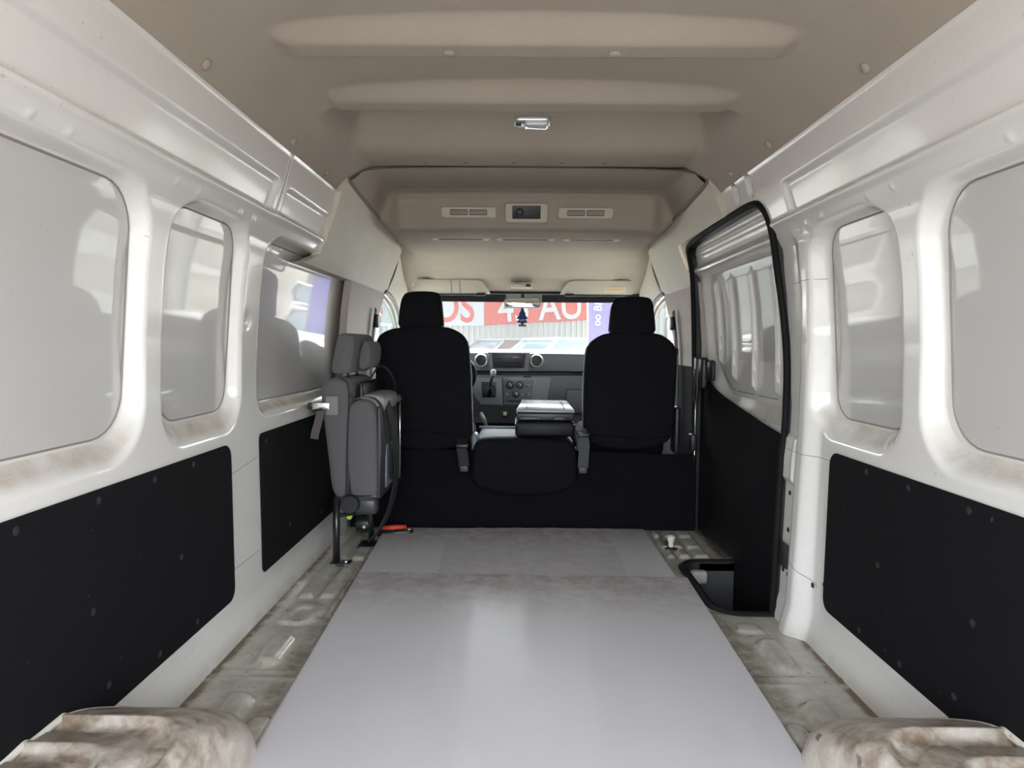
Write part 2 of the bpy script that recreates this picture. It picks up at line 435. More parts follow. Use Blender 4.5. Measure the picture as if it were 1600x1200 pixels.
# ------------------------------------------------------------------ floor with pressed ribs and step well
def make_floor():
    xs = np.arange(-.806, .8061, .006); ys = np.arange(.12, 3.14, .006)
    X, Y = np.meshgrid(xs, ys, indexing='ij'); Z = np.zeros_like(X)
    def rib(x0, x1, y0, y1, h=.009, r=.02, w=.007):
        nonlocal Z
        s = rr_sdf(X, Y, x0, x1, y0, y1, min(r, (x1-x0)/2*.99)); Z = Z + h*(1-ss(s, -w, w))
    for sx in (-1, 1):
        for (a, b, y0, y1) in ((.655, .71, 1.69, 1.87), (.64, .70, 1.36, 1.54), (.56, .61, 1.30, 1.44), (.56, .60, .5, 1.2)):
            lo, hi = sorted((sx*a, sx*b)); rib(lo, hi, y0, y1, .018, .028, .011)
        # raised cross strips between pressings
        for yy in (1.63, 1.665): Z += .0025*np.exp(-((Y-yy)/.006)**2)*(sx*X > 0)*(np.abs(X) > .5)
    rib(-.745, -.64, 1.95, 2.10, 0.010, .03, .006); rib(-.715, -.66, 1.985, 2.06, -.005, .02, .006)
    for x0 in (-.745, -.675): rib(x0, x0+.045, 2.16, 2.48, 0.013, .012, .006)
    rib(-.615, -.60, 2.0, 2.9, 0.010, .006, .005); rib(-.635, -.59, 2.0, 2.06, -.005, .01, .005)
    for x0 in (-.74, -.67): rib(x0, x0+.05, 2.55, 2.85, 0.013, .012, .006)
    for (x0, x1) in ((.575, .60), (.62, .66), (.68, .735)):
        for (y0, y1) in ((2.62, 2.70), (2.74, 2.86), (2.90, 2.97)): rib(x0, x1, y0, y1, 0.013, .01, .006)
    rib(.63, .70, 1.93, 1.99, .006, .015, .006)
    ed = np.abs(np.abs(X)-.80)
    dirt = np.exp(-(ed/.022)**2)*1.9
    dirt = np.maximum(dirt, .8*np.exp(-((np.abs(X)-.60)/.05)**2)*(np.abs(X) > .5))
    Zg = np.abs(np.gradient(Z, axis=0))+np.abs(np.gradient(Z, axis=1)); dirt = np.maximum(dirt, np.clip(Zg/.004, 0, 1)*.55)
    dirt = np.maximum(dirt, .35)
    P = np.stack([X, Y, Z], -1)
    xc = (xs[:-1]+xs[1:])/2; yc = (ys[:-1]+ys[1:])/2; XC, YC = np.meshgrid(xc, yc, indexing='ij')
    mask = ~((rr_sdf(XC, YC, .612, 1.2, 2.075, 2.565, .07) < 0))
    o = obj('floor', np_grid(P, mask, attr=dirt), FLOORP)
    tag(o, 'grey-white painted steel load floor with pressed ribs and rust-brown dirt', kind='structure'); return o
floor = make_floor()
# step well
def step_well():
    ol = []
    for a in range(0, 91, 15): ol.append((.612+.07-.07*math.cos(R(a)), 2.565-.07+.07*math.sin(R(a))))
    top = [(.90, 2.565)]
    out = [(.90, 2.075)] + [(.612+.07-.07*math.cos(R(a)), 2.075+.07-.07*math.sin(R(a))) for a in range(90, -1, -15)] + ol + top
    vs = []; fs = []
    for (x, y) in out: vs += [(x, y, .001), (x, y, -.21)]
    for i in range(len(out)-1): fs.append((2*i, 2*i+1, 2*i+3, 2*i+2))
    fs.append(tuple(2*i+1 for i in range(len(out))))
    me = me_data(vs, fs); o = obj('step_well', me, mat('step_dark', (.06, .06, .062), .6, var=.3), floor)
    pts = [(x, y, .006) for x, y in out[:-1]] + [(.80, 2.565, .006)]
    ribbon('step_edging', pts, .05, .012, RUBBER, floor, side=(0, 0, 1)) if False else None
    # rubber edging: flat band around the well
    vs, fs = [], []; N = len(out)
    for i, (x, y) in enumerate(out):
        a = Vector((*out[max(i-1, 0)], 0)); b = Vector((*out[min(i+1, N-1)], 0)); t = (b-a).normalized(); nn = Vector((t.y, -t.x, 0))
        p = Vector((x, y, 0))
        q = p - nn*(.028)
        if (q-Vector((.80, 2.32, 0))).length < (p-Vector((.80, 2.32, 0))).length: q = p+nn*.028
        vs += [(p.x, p.y, -.03), (p.x, p.y, .010), (p.x*.4+q.x*.6, p.y*.4+q.y*.6, .012), (q.x, q.y, .003)]
    for i in range(N-1):
        for k in range(3): fs.append((i*4+k, i*4+k+1, i*4+5+k, i*4+4+k))
    me = me_data(vs, fs); me.shade_smooth(); obj('step_edging', me, RUBBER, floor)
    box('step_bracket', (.672, 2.54, -.045), (.065, .04, .05), mat('step_grey', (.45, .44, .42), .5), floor, .012)
step_well()

# wheel arches: pressed housings against each wall
def wheel_arch(side):
    prof_ = [(0, -.005), (.012, .03), (.03, .062), (.055, .085), (.09, .107), (.13, .128), (.17, .149), (.205, .166), (.235, .178), (.255, .184),
             (.262, .190), (.270, .191), (.276, .181), (.282, .176), (.305, .176), (.311, .186), (.345, .190), (.352, .196), (.360, .197), (.366, .187), (.372, .182), (.395, .182), (.401, .192), (.44, .195)]
    # steps that make ridges already on the rounded shoulder
    path_n = 16; rows = []
    Yf, xi = 1.39, .55
    for ins, h in prof_:
        r = max(.13-ins*.15, .06); yf = Yf-ins; xx = .535+.10*min(ins, .25)+.85*max(0, ins-.25)
        row = [(.835, yf+0, h)]
        row += [(.80-(.80-(xx+r))*t, yf, h) for t in np.linspace(0, 1, 8)] if .80 > xx+r else [(.80, yf, h)]*8
        for a in np.linspace(0, 90, path_n):
            row.append((xx+r-r*math.sin(R(a)), yf-r+r*math.cos(R(a)), h))
        row += [(xx, yf-r-(yf-r-.35)*t, h) for t in np.linspace(0, 1, 10)[1:]]
        rows.append(row)
    P = np.array(rows); P[..., 0] = np.minimum(P[..., 0], .835)*side
    dirt = np.clip(.35+.5*np.sin(P[..., 0]*9)**2, 0, 1)
    gi = np.array([1.0 if (i_ > .27 and h_ < .185) else (.85 if i_ > .12 else .5) for i_, h_ in prof_]); dirt = np.repeat(gi[:, None], P.shape[1], 1)
    me = np_grid(P, flip=(side > 0), attr=dirt)
    o = obj('wheel_arch', me, ARCHP, floor)
    # rolled flange where the housing meets the wall
    pts = [(side*.816, Yf-i_, h_+.004) for i_, h_ in prof_ if i_ < .265 or h_ > .189]; pts = [(a_, b_, c_-.010) for a_, b_, c_ in pts]+[(side*.816, .5, .20)]
    tube('flange', smooth_pts(pts, 2), .008, ARCHP, o, 8)
    return o
wheel_arch(-1); wheel_arch(1)

# ------------------------------------------------------------------ headliner (rear) with moulded ribs
CX_ = np.array([0, .25, .45, .53, .59, .635, .668, .692]); CZ_ = np.array([1.522, 1.518, 1.507, 1.494, 1.472, 1.443, 1.408, 1.372])
def zc_rear(ax): return np.interp(ax, CX_, CZ_)
def make_ceiling():
    xs = np.concatenate([np.arange(-.694, -.5, .005), np.arange(-.5, .5, .01), np.arange(.5, .6941, .005)]); ys = np.arange(.12, 2.478, .005)
    X, Y = np.meshgrid(xs, ys, indexing='ij'); ax = np.abs(X)
    Z = (np.interp(ax+.006, CX_, CZ_)+np.interp(np.maximum(ax-.006, 0), CX_, CZ_)+zc_rear(ax))/3
    def rib(yr0, yr1, yf0, yf1, zb, hw, soft=.05):
        nonlocal Z
        lat = 1-ss(ax, hw-soft, hw)
        f = ss(Y, yr0, yr1)*(1-ss(Y, yf0, yf1))*lat
        Z = Z*(1-f)+np.minimum(zb, Z)*f
    rib(1.415, 1.475, 1.527, 1.56, 1.474, .575)
    rib(.93, .99, 1.05, 1.085, 1.477, .585)
    rib(.45, .51, .57, .60, 1.477, .585)
    # second rib with its lamp tongue
    lat = 1-ss(ax, .515, .565); fr = 1.885+.085*(1-ss(ax, .065, .12))
    f = ss(Y, 1.765, 1.835)*(1-ss(Y, fr, fr+.018))*lat
    Z = Z*(1-f)+np.minimum(1.479, Z)*f
    # raised pocket and rear-facing step before the cab
    lat = 1-ss(ax, .535, .60)
    up_ = .082*ss(Y, 1.89, 1.97)*(1-ss(Y, 2.17, 2.33))*lat
    Z = Z+up_
    lip = ss(Y, 2.17, 2.35)*lat
    Z = Z*(1-lip)+np.minimum(1.479+.004*ss(Y, 2.38, 2.47), Z)*lip
    P = np.stack([X, Y, Z], -1)
    o = obj('ceiling', np_grid(P, flip=True), HEAD)
    tag(o, 'beige moulded cloth headliner with three cross ribs', kind='structure')
    # push pins
    for sx, y, z in ((-1, 1.40, 1.404), (1, 1.40, 1.404), (-1, 1.93, 1.406), (1, 1.93, 1.406), (-1, 2.26, 1.404), (1, 2.253, 1.404)):
        disc('push_pin', (sx*.669, y, z), .012, .006, (-sx*.8, 0, -.6), HEAD, o, 12, dome=1)
    for x in (-.183, .178): disc('push_pin', (x, 1.505, 1.4735), .014, .006, (0, 0, -1), HEAD, o, 12, dome=1)
    for x in (-.36, -.22, -.05, .12, .27): disc('push_pin', (x, 2.42, 1.484), .008, .004, (0, 0, -1), SEAL, o, 10, dome=1)
    return o
ceiling = make_ceiling()

# front headliner with the overhead cooler box
FY = np.array([2.47, 2.55, 2.75, 2.86, 2.905, 2.93, 2.95, 2.963, 2.98, 3.01, 3.06, 3.3, 3.69, 3.82, 3.95, 4.08, 4.18, 4.24, 4.30, 4.36])
FZ = np.array([1.480, 1.486, 1.492, 1.492, 1.484, 1.462, 1.42, 1.375, 1.346, 1.336, 1.333, 1.337, 1.338, 1.331, 1.314, 1.290, 1.266, 1.252, 1.212, 1.172])
EY = np.array([2.47, 2.8, 3.0, 3.3, 3.7, 4.1, 4.3, 4.36]); EZ = np.array([1.424, 1.405, 1.392, 1.385, 1.372, 1.26, 1.18, 1.15])
EX = np.array([.655, .662, .668, .675, .685, .728, .738, .738])
def make_front_ceiling():
    ys = np.concatenate([np.arange(2.472, 2.85, .02), np.arange(2.85, 3.08, .005), np.arange(3.08, 4.361, .02)]); ts = np.linspace(-1, 1, 121)
    T, Y = np.meshgrid(ts, ys, indexing='ij')
    ex = np.interp(Y, EY, EX)+.01; X = T*ex; ax = np.abs(X)
    # the cross face of the cooler box is rounded in plan: delay the step near the sides
    sh = .05*ss(ax, .54, .62)
    zc = np.interp(Y-sh, FY, FZ)-.006*(ax/.6)**2; ze = np.interp(Y, EY, EZ)
    w = ss(ax/ex, .86, .985)
    Z = zc*(1-w)+ze*w
    o = obj('ceiling_front', np_grid(np.stack([X, Y, Z], -1), flip=True), HEAD)
    o.name = 'trim_1'
    tag(o, 'beige front headliner with the overhead cooler box', kind='structure')
    return o
front_head = make_front_ceiling()
tube('seam', smooth_pts([(-.655, 2.455, 1.424), (-.63, 2.462, 1.447), (-.59, 2.472, 1.468), (-.45, 2.478, 1.478), (0, 2.478, 1.481), (.45, 2.478, 1.478), (.59, 2.472, 1.468), (.63, 2.462, 1.447), (.655, 2.455, 1.424)], 2), .0028, SEAL, front_head, 6)

# quarter trims (upper B pillar covers)
def quarter_trim(side, name, y_rear_bot, label):
    zs_ = np.linspace(1.118, 1.43, 40); ys_ = np.linspace(0, 1, 50)
    rows = []
    for z in zs_:
        t = (z-1.118)/(1.43-1.118)
        yr = np.interp(z, [1.118, 1.125, 1.16, 1.22, 1.375, 1.43], [y_rear_bot[0], y_rear_bot[1], y_rear_bot[2], y_rear_bot[3], 2.425, 2.44])
        yf = np.interp(z, [1.118, 1.20, 1.3, 1.43], [3.79, 3.75, 3.72, 3.70])
        hw = np.interp(z, [1.118, 1.15, 1.22, 1.30, 1.374, 1.43], [.778, .755, .722, .694, .670, .643])
        rows.append([(side*(hw+.006*math.sin(t*math.pi*2)), yr+(yf-yr)*u, z) for u in ys_])
    P = np.array(rows)
    rows_edge = P[:, :1].copy(); rows_edge[..., 0] += side*.03
    P = np.concatenate([rows_edge, P], 1)
    # fold the bottom edge back to the wall
    bot = P[:1].copy(); bot[..., 0] += side*.05
    P = np.concatenate([bot, P], 0)
    o = obj(name, np_grid(P, flip=side < 0), TRIMB); o.data.set_sharp_from_angle(angle=R(50))
    tag(o, label, kind='structure'); return o
qt = quarter_trim(-1, 'trim_2', (2.335, 2.37, 2.465, 2.46), 'scuffed beige plastic trim over the left front pane')
qt2 = quarter_trim(1, 'trim_3', (2.33, 2.34, 2.4, 2.40), 'beige plastic trim above the sliding door')
# on the right the trim stops above the door opening: cut faces that hang inside the opening
bm = bmesh.new(); bm.from_mesh(qt2.data)
dead = [f for f in bm.faces if f.calc_center_median().y < 3.11 and f.calc_center_median().z < 1.296]
bmesh.ops.delete(bm, geom=dead, context='FACES'); bm.to_mesh(qt2.data); bm.free()
for side, q in ((-1, qt), (1, qt2)):
    tube('edge_bead', smooth_pts([(side*.643, 2.44, 1.428), (side*.646, 2.5, 1.420), (side*.648, 2.75, 1.405), (side*.650, 3.0, 1.393), (side*.652, 3.3, 1.386), (side*.66, 3.66, 1.374), (side*.69, 3.71, 1.33), (side*.715, 3.75, 1.24), (side*.775, 3.79, 1.125)], 2), .0065, mat('bead_brown', (.20, .165, .13), .6), q, 6)

# lower B pillar trims
def b_pillar(side, name):
    zs_ = np.linspace(.74, 1.13, 16); rows = []
    for z in zs_:
        y0 = 3.02 if side < 0 else 3.09
        yf = np.interp(z, [.74, 1.13], [3.58, 3.79])
        x = float(prof(z))-.012
        rows.append([(side*(x+.03), y0, z), (side*x, y0+.012, z), (side*x, (y0+yf)/2, z), (side*x, yf-.012, z), (side*(x+.06), yf, z)])
    o = obj(name, np_grid(np.array(rows), flip=side < 0), TRIMP); o.data.set_sharp_from_angle(angle=R(50))
    tag(o, 'taupe plastic pillar trim beside the %s front seat' % ('left' if side < 0 else 'right'), kind='structure')
    # dark lower pillar
    rows = []
    for z in np.linspace(-.02, .76, 10):
        x = float(prof(z))-.006; y0 = 3.0 if side < 0 else 3.10
        rows.append([(side*(x+.03), y0, z), (side*x, y0+.01, z), (side*x, 3.56, z), (side*(x+.06), 3.58, z)])
    lo = obj('lower_cover', np_grid(np.array(rows), flip=side < 0), mat('pillar_black', (.008, .008, .009), .8, spec=.12) if side > 0 else DASH, o); lo.data.set_sharp_from_angle(angle=R(50))
    return o
bpl = b_pillar(-1, 'trim_4'); bpr = b_pillar(1, 'trim_5')

# ------------------------------------------------------------------ sliding door
door = empty('door_1', (.83, 2.58, 0)); tag(door, 'white sliding side door with black lining and rubber seal', kind='structure')
def make_slider():
    ys = np.arange(1.95, 3.28, .004); zs = np.arange(.40, 1.36, .005)
    Y, Z = np.meshgrid(ys, zs, indexing='ij')
    hw = skin(Z)+.012
    so = -rr_sdf(Y, Z, 2.0, 3.135, .575, 1.205, .10); si = rr_sdf(Y, Z, 2.05, 3.05, .652, 1.155, .06)
    # bottom of the recess sweeps up towards the front
    lift = .17*ss(Y, 2.75, 3.12)
    so = -rr_sdf(Y, Z-lift*(Z < .9), 1.8, 3.09, .575, 1.165, .10); si = rr_sdf(Y, Z-lift*(Z < .9), 1.85, 3.05, .655, 1.15, .07)
    t = np.where(so <= 0, 0, np.where(si <= 0, 1, so/np.maximum(so+si, 1e-6))); f = t*t*(3-2*t)
    hw = hw+.03*f
    dirt = ss(.72-Z, 0, .08)*(so > .004)*(si > 0)*.6
    # header: pressed rail and fine beads
    hw = hw-.022*np.exp(-((Z-1.178)/.016)**2)
    for zz in (1.232, 1.25, 1.262, 1.278): hw = hw-.0035*np.exp(-((Z-zz)/.0035)**2)
    # vertical stiffening ribs over the blank pane
    rbs = np.zeros_like(Y)
    for yc in (2.285, 2.515, 2.75, 2.93):
        z0 = .675+.0*yc + (.03 if yc > 2.7 else 0) + (.06 if yc > 2.9 else 0)
        wv = .0085*ss(Z, z0-.02, z0+.16)+.0045
        rb = np.exp(-((Y-yc)/wv)**4)*ss(Z, z0-.015, z0+.02)*(1-ss(Z, 1.10, 1.135)); hw = hw-.021*rb; rbs = np.maximum(rbs, rb)
    P = np.stack([hw, Y, Z], -1)
    o = obj('inner_panel', np_grid(P, flip=True, attr=dirt), PAINT); child_of(o, door)
    o.data.materials.append(PANE)
    pm = ((si < -.004) & (rbs < .35))[:-1, :-1]
    o.data.polygons.foreach_set('material_index', pm.reshape(-1).astype(np.int32))
    zlo = lambda y: .655+.17*float(ss(np.array(y), 2.75, 3.12))
    for y0, y1 in ((2.12, 2.27), (2.30, 2.50), (2.53, 2.735), (2.765, 2.915)):
        sl = tube('pane_joint', [(float(skin(zlo(y)))+.040, y, zlo(y)+.004) for y in np.linspace(y0, y1, 8)], .0016, SEAL); child_of(sl, door)
    # black lining board
    top = [(2.0, .545), (2.16, .557), (2.339, .576), (2.539, .601), (2.77, .632), (2.90, .655), (3.0, .685), (3.05, .72), (3.075, .76), (3.2, .80)]
    ol = [(1.98, -.26), (3.2, -.26)] + top[::-1]
    me = slab_me(ol, .012, lambda a, b, d: (.815+d, a, b), .003); l = obj('lining', me, BLACKB); child_of(l, door)
    # dark jamb behind the door's edges
    # lock gear on the front edge
    bm = bmesh.new()
    bm_box(bm, (.79, 3.0, .72), (.03, .10, .14), .012); bm_box(bm, (.802, 2.93, .735), (.02, .14, .09), .010)
    bm_box(bm, (.775, 3.035, .69), (.016, .05, .20), .007)
    me = me_bm(bm); lo = obj('door_lock', me, BLACKP); me.shade_smooth(); me.set_sharp_from_angle(angle=R(50)); child_of(lo, door)
    box('lock_lever', (.768, 3.03, .70), (.012, .025, .07), RUBBER, door, .005)
    box('latch_plate', (.775, 3.07, .40), (.03, .06, .075), BLACKP, door, .006)
    tube('guide_rod', [(.79, 3.075, .62), (.785, 3.075, .3), (.78, 3.075, .04)], .004, CHROME, door)
    return o
make_slider()
def seal():
    pts = []
    for (y, z) in DO:
        zz = np.clip(np.array([[z-.03, z-.015, z, z+.015, z+.03]]), 0, 1.37)
        hwv, _ = wall_points(1, np.full(zz.shape, min(y, 2.09)-.01), zz)
        x = float(hwv.min()) if y < 2.2 else (float(prof(z))-.004)
        pts.append((x-.002, y, z))
    for _ in range(3):
        pts = [pts[0]]+[((pts[i-1][0]+2*pts[i][0]+pts[i+1][0])/4, pts[i][1], pts[i][2]) for i in range(1, len(pts)-1)]+[pts[-1]]
    o = tube('rubber_seal', smooth_pts(pts, 2), .0115, mat('seal_black', (.006, .006, .006), .7, spec=.2), door, 8)
    # painted flange / jamb behind the seal so that the gap is closed
    vs, fs = [], []
    sp = smooth_pts(pts, 2)
    for p in sp: vs += [tuple(p), (p.x+.07, p.y, p.z)]
    for i in range(len(sp)-1): fs.append((2*i, 2*i+2, 2*i+3, 2*i+1))
    me = me_data(vs, fs); me.shade_smooth(); j = obj('jamb', me, RUBBER); child_of(j, door)
seal()

# ------------------------------------------------------------------ details on the right pillar
def hole(side, y, z, r=.008):
    hwv, _ = wall_points(side, np.array([[y]]), np.array([[z]])); x = side*float(hwv[0, 0])
    disc('screw_plug', (x+side*.002, y, z), r, .0045, (-side, 0, 0), RUBBER, wall_right if side > 0 else wall_left, 12, dome=1)
for y, z in ((2.03, .396), (2.027, .283), (2.045, .155), (2.01, .15), (1.885, .163), (1.82, .188)): hole(1, y, z)
box('tape_patch', (.7895, 2.03, .205), (.004, .055, .075), mat('grey_tape', (.03, .03, .03), .6), wall_right, .001)
def seam_line(side, pts):
    out = []
    for (y, z) in pts:
        hwv, _ = wall_points(side, np.array([[y]]), np.array([[z]])); out.append((side*(float(hwv[0, 0])-.0002), y, z))
    tube('paint_joint', out, .0009, PSEAL, wall_right if side > 0 else wall_left, 5)
seam_line(-1, [(1.84+.01*i, .47+.001*i) for i in range(20)])
seam_line(-1, [(1.84+.01*i, .20+.0*i) for i in range(20)])
seam_line(1, [(1.82+.01*i, .53) for i in range(24)])
seam_line(1, [(1.86+.01*i, .165+.004*i) for i in range(18)])
seam_line(1, [(1.90+.01*i, 1.03) for i in range(18)])
seam_line(-1, [(1.971, 1.215+.008*i) for i in range(20)])

# ------------------------------------------------------------------ black lining panels (things)
def lining(side, y0, y1, z0, z1, r, label, clips, ol=None):
    root = empty('lining_panel', (side*.822, (y0+y1)/2, z0)); tag(root, label, 'panel')
    yc, zc = (y0+y1)/2, (z0+z1)/2
    ol = ol or [(yc+a, zc+b) for a, b in rrect(y1-y0, z1-z0, r, 5)]
    slab('board', ol, .005, lambda a, b, d: (side*(float(np.interp(b, [.08, .6], [.818, .825]))-.0055+d), a, b), BLACKB, root, .0015, 1)
    for y, z in clips:
        x = float(np.interp(z, [.08, .6], [.818, .825]))-.005
        disc('clip', (side*x, y, z), .0075, .002, (-side, 0, 0), CLIP, root, 12, dome=1)
    return root
rc = [(1.62, .539), (1.445, .538), (1.249, .537), (1.04, .538), (1.22, .334), (1.548, .333), (1.615, .149), (1.44, .149), (1.258, .174), (.9, .33)]
lining(-1, .40, 1.838, .122, .558, .035, 'large black hardboard lining panel on the left wall nearest the viewer', rc)
lining(1, .40, 1.815, .125, .558, .035, 'large black hardboard lining panel on the right wall behind the wheel arch', rc)
lining(-1, 2.045, 2.90, .12, .558, .02, 'small black hardboard lining panel behind the folded grey seat', [(2.09, .53), (2.29, .21), (2.66, .16), (2.7, .53)])

# ------------------------------------------------------------------ loose floor boards
def board(name, corners, z, th, label, wave=False):
    root = obj(name, None, None) if False else None
    n, k = 160, 24
    (a, b, c, d) = [Vector(p) for p in corners]   # rear-left, rear-right, front-right, front-left
    P = np.zeros((n, k, 3)); D = np.zeros((n, k))
    for i in range(n):
        for j in range(k):
            u, v = i/(n-1), j/(k-1)
            p = (a*(1-u)+b*u)*(1-v)+(d*(1-u)+c*u)*v
            zz = z
            zz += .0007*math.sin(u*41+.6*math.sin(u*13))*(1-.3*v)+.0004*math.sin(u*90)
            if wave: zz += .006*math.sin(u*math.pi)*v
            P[i, j] = (p.x, p.y, zz); D[i, j] = min(1, .8*math.exp(-((v-1)/.12)**2)+.35*(1 if wave and .25 < u < .85 else .0)*math.exp(-((v-.75)/.2)**2))
    top = P.copy(); me_t = np_grid(top, attr=D)
    bm = bmesh.new(); bm.from_mesh(me_t)
    lay = bm.verts.layers.float.get('dirt')
    ex = bmesh.ops.extrude_face_region(bm, geom=bm.faces[:]); vv = [g for g in ex['geom'] if isinstance(g, bmesh.types.BMVert)]
    for v_ in vv: v_.co.z -= th
    me = me_bm(bm); me.shade_smooth(); me.set_sharp_from_angle(angle=R(40))
    o = obj(name, me, BOARD); tag(o, label, 'board', 'grey sheets covering the load floor'); return o
board('floor_sheet', [(-.552, 1.2, 0), (.545, 1.2, 0), (.541, 2.98, 0), (-.613, 2.93, 0)], .0165, .006, 'front grey floor sheet, scuffed brown, lying against the black seat base', wave=True)
board('floor_sheet', [(-.50, .16, 0), (.52, .16, 0), (.575, 2.335, 0), (-.588, 2.348, 0)], .0245, .005, 'large clean pale grey floor sheet nearest the viewer')


# ------------------------------------------------------------------ outer shell (keeps daylight out where the body is closed)
def shell():
    vs = []; fs = []
    sec = [(-.872, -.30), (-.872, .95), (-.84, 1.18), (-.76, 1.42), (-.62, 1.60), (0, 1.64), (.62, 1.60), (.76, 1.42), (.84, 1.18), (.872, .95), (.872, -.30)]
    for y in (.10, 3.12, 3.72, 4.22, 4.34):
        k = 1 if y < 4 else (.96 if y < 4.3 else .92)
        for x, z in sec: vs.append((x*.99+.0, y, z if z < 1.1 else 1.1+(z-1.1)*(1 if y < 3.2 else {3.72: .85, 4.22: .40, 4.34: .17}[y])))
    n = len(sec)
    for i in range(4):
        for j in range(n-1):
            if i >= 1 and (j <= 1 or j >= n-3): continue      # front door windows stay open
            fs.append((i*n+j, i*n+j+1, (i+1)*n+j+1, (i+1)*n+j))
    me = me_data(vs, fs); me.shade_smooth()
    o = obj('trim_6', me, PAINT); tag(o, 'white outer body shell of the van', kind='structure')
    return o
body = shell()
tg = empty('door_4', (0, .08, 1.52)); tag(tg, 'white rear tailgate, unseen, added raised to block sky over the loading opening', kind='structure')  # out of view, added to cut the sky light entering at the rear
def tailgate():
    n = 12; P = np.zeros((n, 9, 3)); 
    for i in range(n):
        t = i/(n-1)
        for j in range(9):
            u = -1+j/4; w = .76-.02*t
            P[i, j] = (u*w, 0.08-1.28*t, 1.60+.36*t-.05*u*u*(1-t)+.04*math.sin(t*3))
    me = np_grid(P); o = obj('outer_skin', me, PAINT); child_of(o, tg)
    Q = P.copy(); Q[..., 2] -= .045; Q[..., 0] *= .96
    o = obj('inner_panel', np_grid(Q, flip=True), PAINT); child_of(o, tg)
    for sx in (-1, 1): tube('gas_strut', [(sx*.74, .12, 1.20), (sx*.72, -.55, 1.73)], .009, BLACKM, tg, 8)
tailgate()
# closing strips between wall tops / roof rails
# cab floor and cargo underside
cf = box('floor_cab', (0, 3.95, -.10), (1.7, 1.9, .02), mat('cab_carpet', (.01, .01, .01), .95), None, .002); cf.name = 'floor_2'; tag(cf, 'black carpeted cab floor', kind='structure')

# ------------------------------------------------------------------ A pillars, front doors, glass
def interp_curve(c, n):
    c = np.array(smooth_pts(c, 2)); d = np.concatenate([[0], np.cumsum(np.linalg.norm(np.diff(c, axis=0), axis=1))]); t = np.linspace(0, d[-1], n)
    return np.stack([np.interp(t, d, c[:, k]) for k in range(3)], 1)
AC = [(.786, 3.74, 1.128), (.791, 3.94, 1.117), (.796, 4.13, 1.08), (.809, 4.35, .99), (.815, 4.45, .90), (.821, 4.51, .824), (.823, 4.53, .74)]
BC = [(.684, 3.69, 1.385), (.71, 3.9, 1.33), (.735, 4.1, 1.262), (.735, 4.36, 1.165), (.75, 4.6, .99), (.765, 4.8, .85), (.775, 4.92, .76)]
for side, nm, w in ((-1, 'trim_7', 'left'), (1, 'trim_8', 'right')):
    A, B = interp_curve(AC, 40), interp_curve(BC, 40)
    ts = np.linspace(0, 1, 8); P = A[:, None]*(1-ts)[None, :, None]+B[:, None]*ts[None, :, None]
    bul = np.sin(ts*math.pi)*.02; P[..., 0] -= bul[None, :]; P[..., 0] *= side
    o = obj(nm, np_grid(P, flip=side < 0), TRIMB); tag(o, 'beige %s windscreen pillar trim' % w, kind='structure')
    pts = [(side*(a[0]-.012), a[1], a[2]) for a in A]
    tube('door_seal', pts, .012, DASH, o, 8)
    tube('frame_edge', [(side*(a[0]+.012), a[1]-.018, a[2]-.02) for a in A], .010, mat('olive_rubber', (.16, .15, .11), .5), o, 8)
    d = empty('door_2' if side < 0 else 'door_3', (side*.83, 4.0, 0)); tag(d, 'dark grey %s front door with clear window' % w, kind='structure')
    ol = [(3.56, -.25), (4.62, -.25), (4.60, .73), (4.0, .745), (3.56, .75)]
    slab('inner_panel', ol, .05, lambda a, b, dd, s=side: (s*(.815+dd), a, b), DASH, d, .01)
    gl = [(3.58, .74), (4.56, .74), (4.50, .88), (4.38, 1.02), (4.16, 1.10), (3.9, 1.135), (3.72, 1.14)]
    slab('glass', gl, .004, lambda a, b, dd, s=side: (s*(.835-(b-.74)*.07+dd), a, b), GLASS, d, 0)
    # outside mirror
    bm = bmesh.new(); bm_box(bm, (side*1.06, 4.72, .95), (.15, .09, .21), .035, 3); bm_box(bm, (side*.95, 4.70, .86), (.16, .04, .04), .012)
    me = me_bm(bm); mo = obj('mirror_housing', me, BLACKP); me.shade_smooth(); me.set_sharp_from_angle(angle=R(50)); child_of(mo, d)
    slab('mirror_glass', [(side*1.06+a, .95+b) for a, b in rrect(.125, .18, .03)], .004, lambda a, b, dd: (a, 4.672+dd, b), MIRROR, d, .001)
ws = empty('window_6', (0, 4.6, 1.0)); tag(ws, 'wide clear windscreen with a black band along the top', kind='structure')
def ws_pt(t, u):   # t 0 top .. 1 bottom, u -1..1
    hw = .755+.055*t
    return (hw*u, 4.365+.60*t-.05*abs(u)**3, 1.172-.42*t)
me = me_data([ws_pt(t, u) for t in np.linspace(0, 1, 10) for u in np.linspace(-1, 1, 17)], [(i*17+j, i*17+j+1, i*17+18+j, i*17+17+j) for i in range(9) for j in range(16)])
me.shade_smooth(); g = obj('glass', me, GLASS); child_of(g, ws)
bt = []
for t in (-.02, .125):
    for u in np.linspace(-1, 1, 17):
        p = ws_pt(t, u); bt.append((p[0], p[1]-.006, p[2]-.004))
me = me_data(bt, [(j, j+1, 18+j, 17+j) for j in range(16)]); me.shade_smooth(); b = obj('shade_band', me, mat('frit_black', (.004, .004, .005), .8, spec=.1)); child_of(b, ws)
bt = []
for t in (0.0, .118):
    for u in np.linspace(-.15, .16, 6):
        p = ws_pt(t, u); bt.append((p[0], p[1]-.008, p[2]-.005))
me = me_data(bt, [(j, j+1, 7+j, 6+j) for j in range(5)]); b = obj('dotted_patch', me, mat('frit_grey', (.035, .035, .04), .6)); child_of(b, ws)
tube('header_edge', [(u*.74, 4.352, 1.168) for u in np.linspace(-1, 1, 9)], .008, RUBBER, ws, 8)

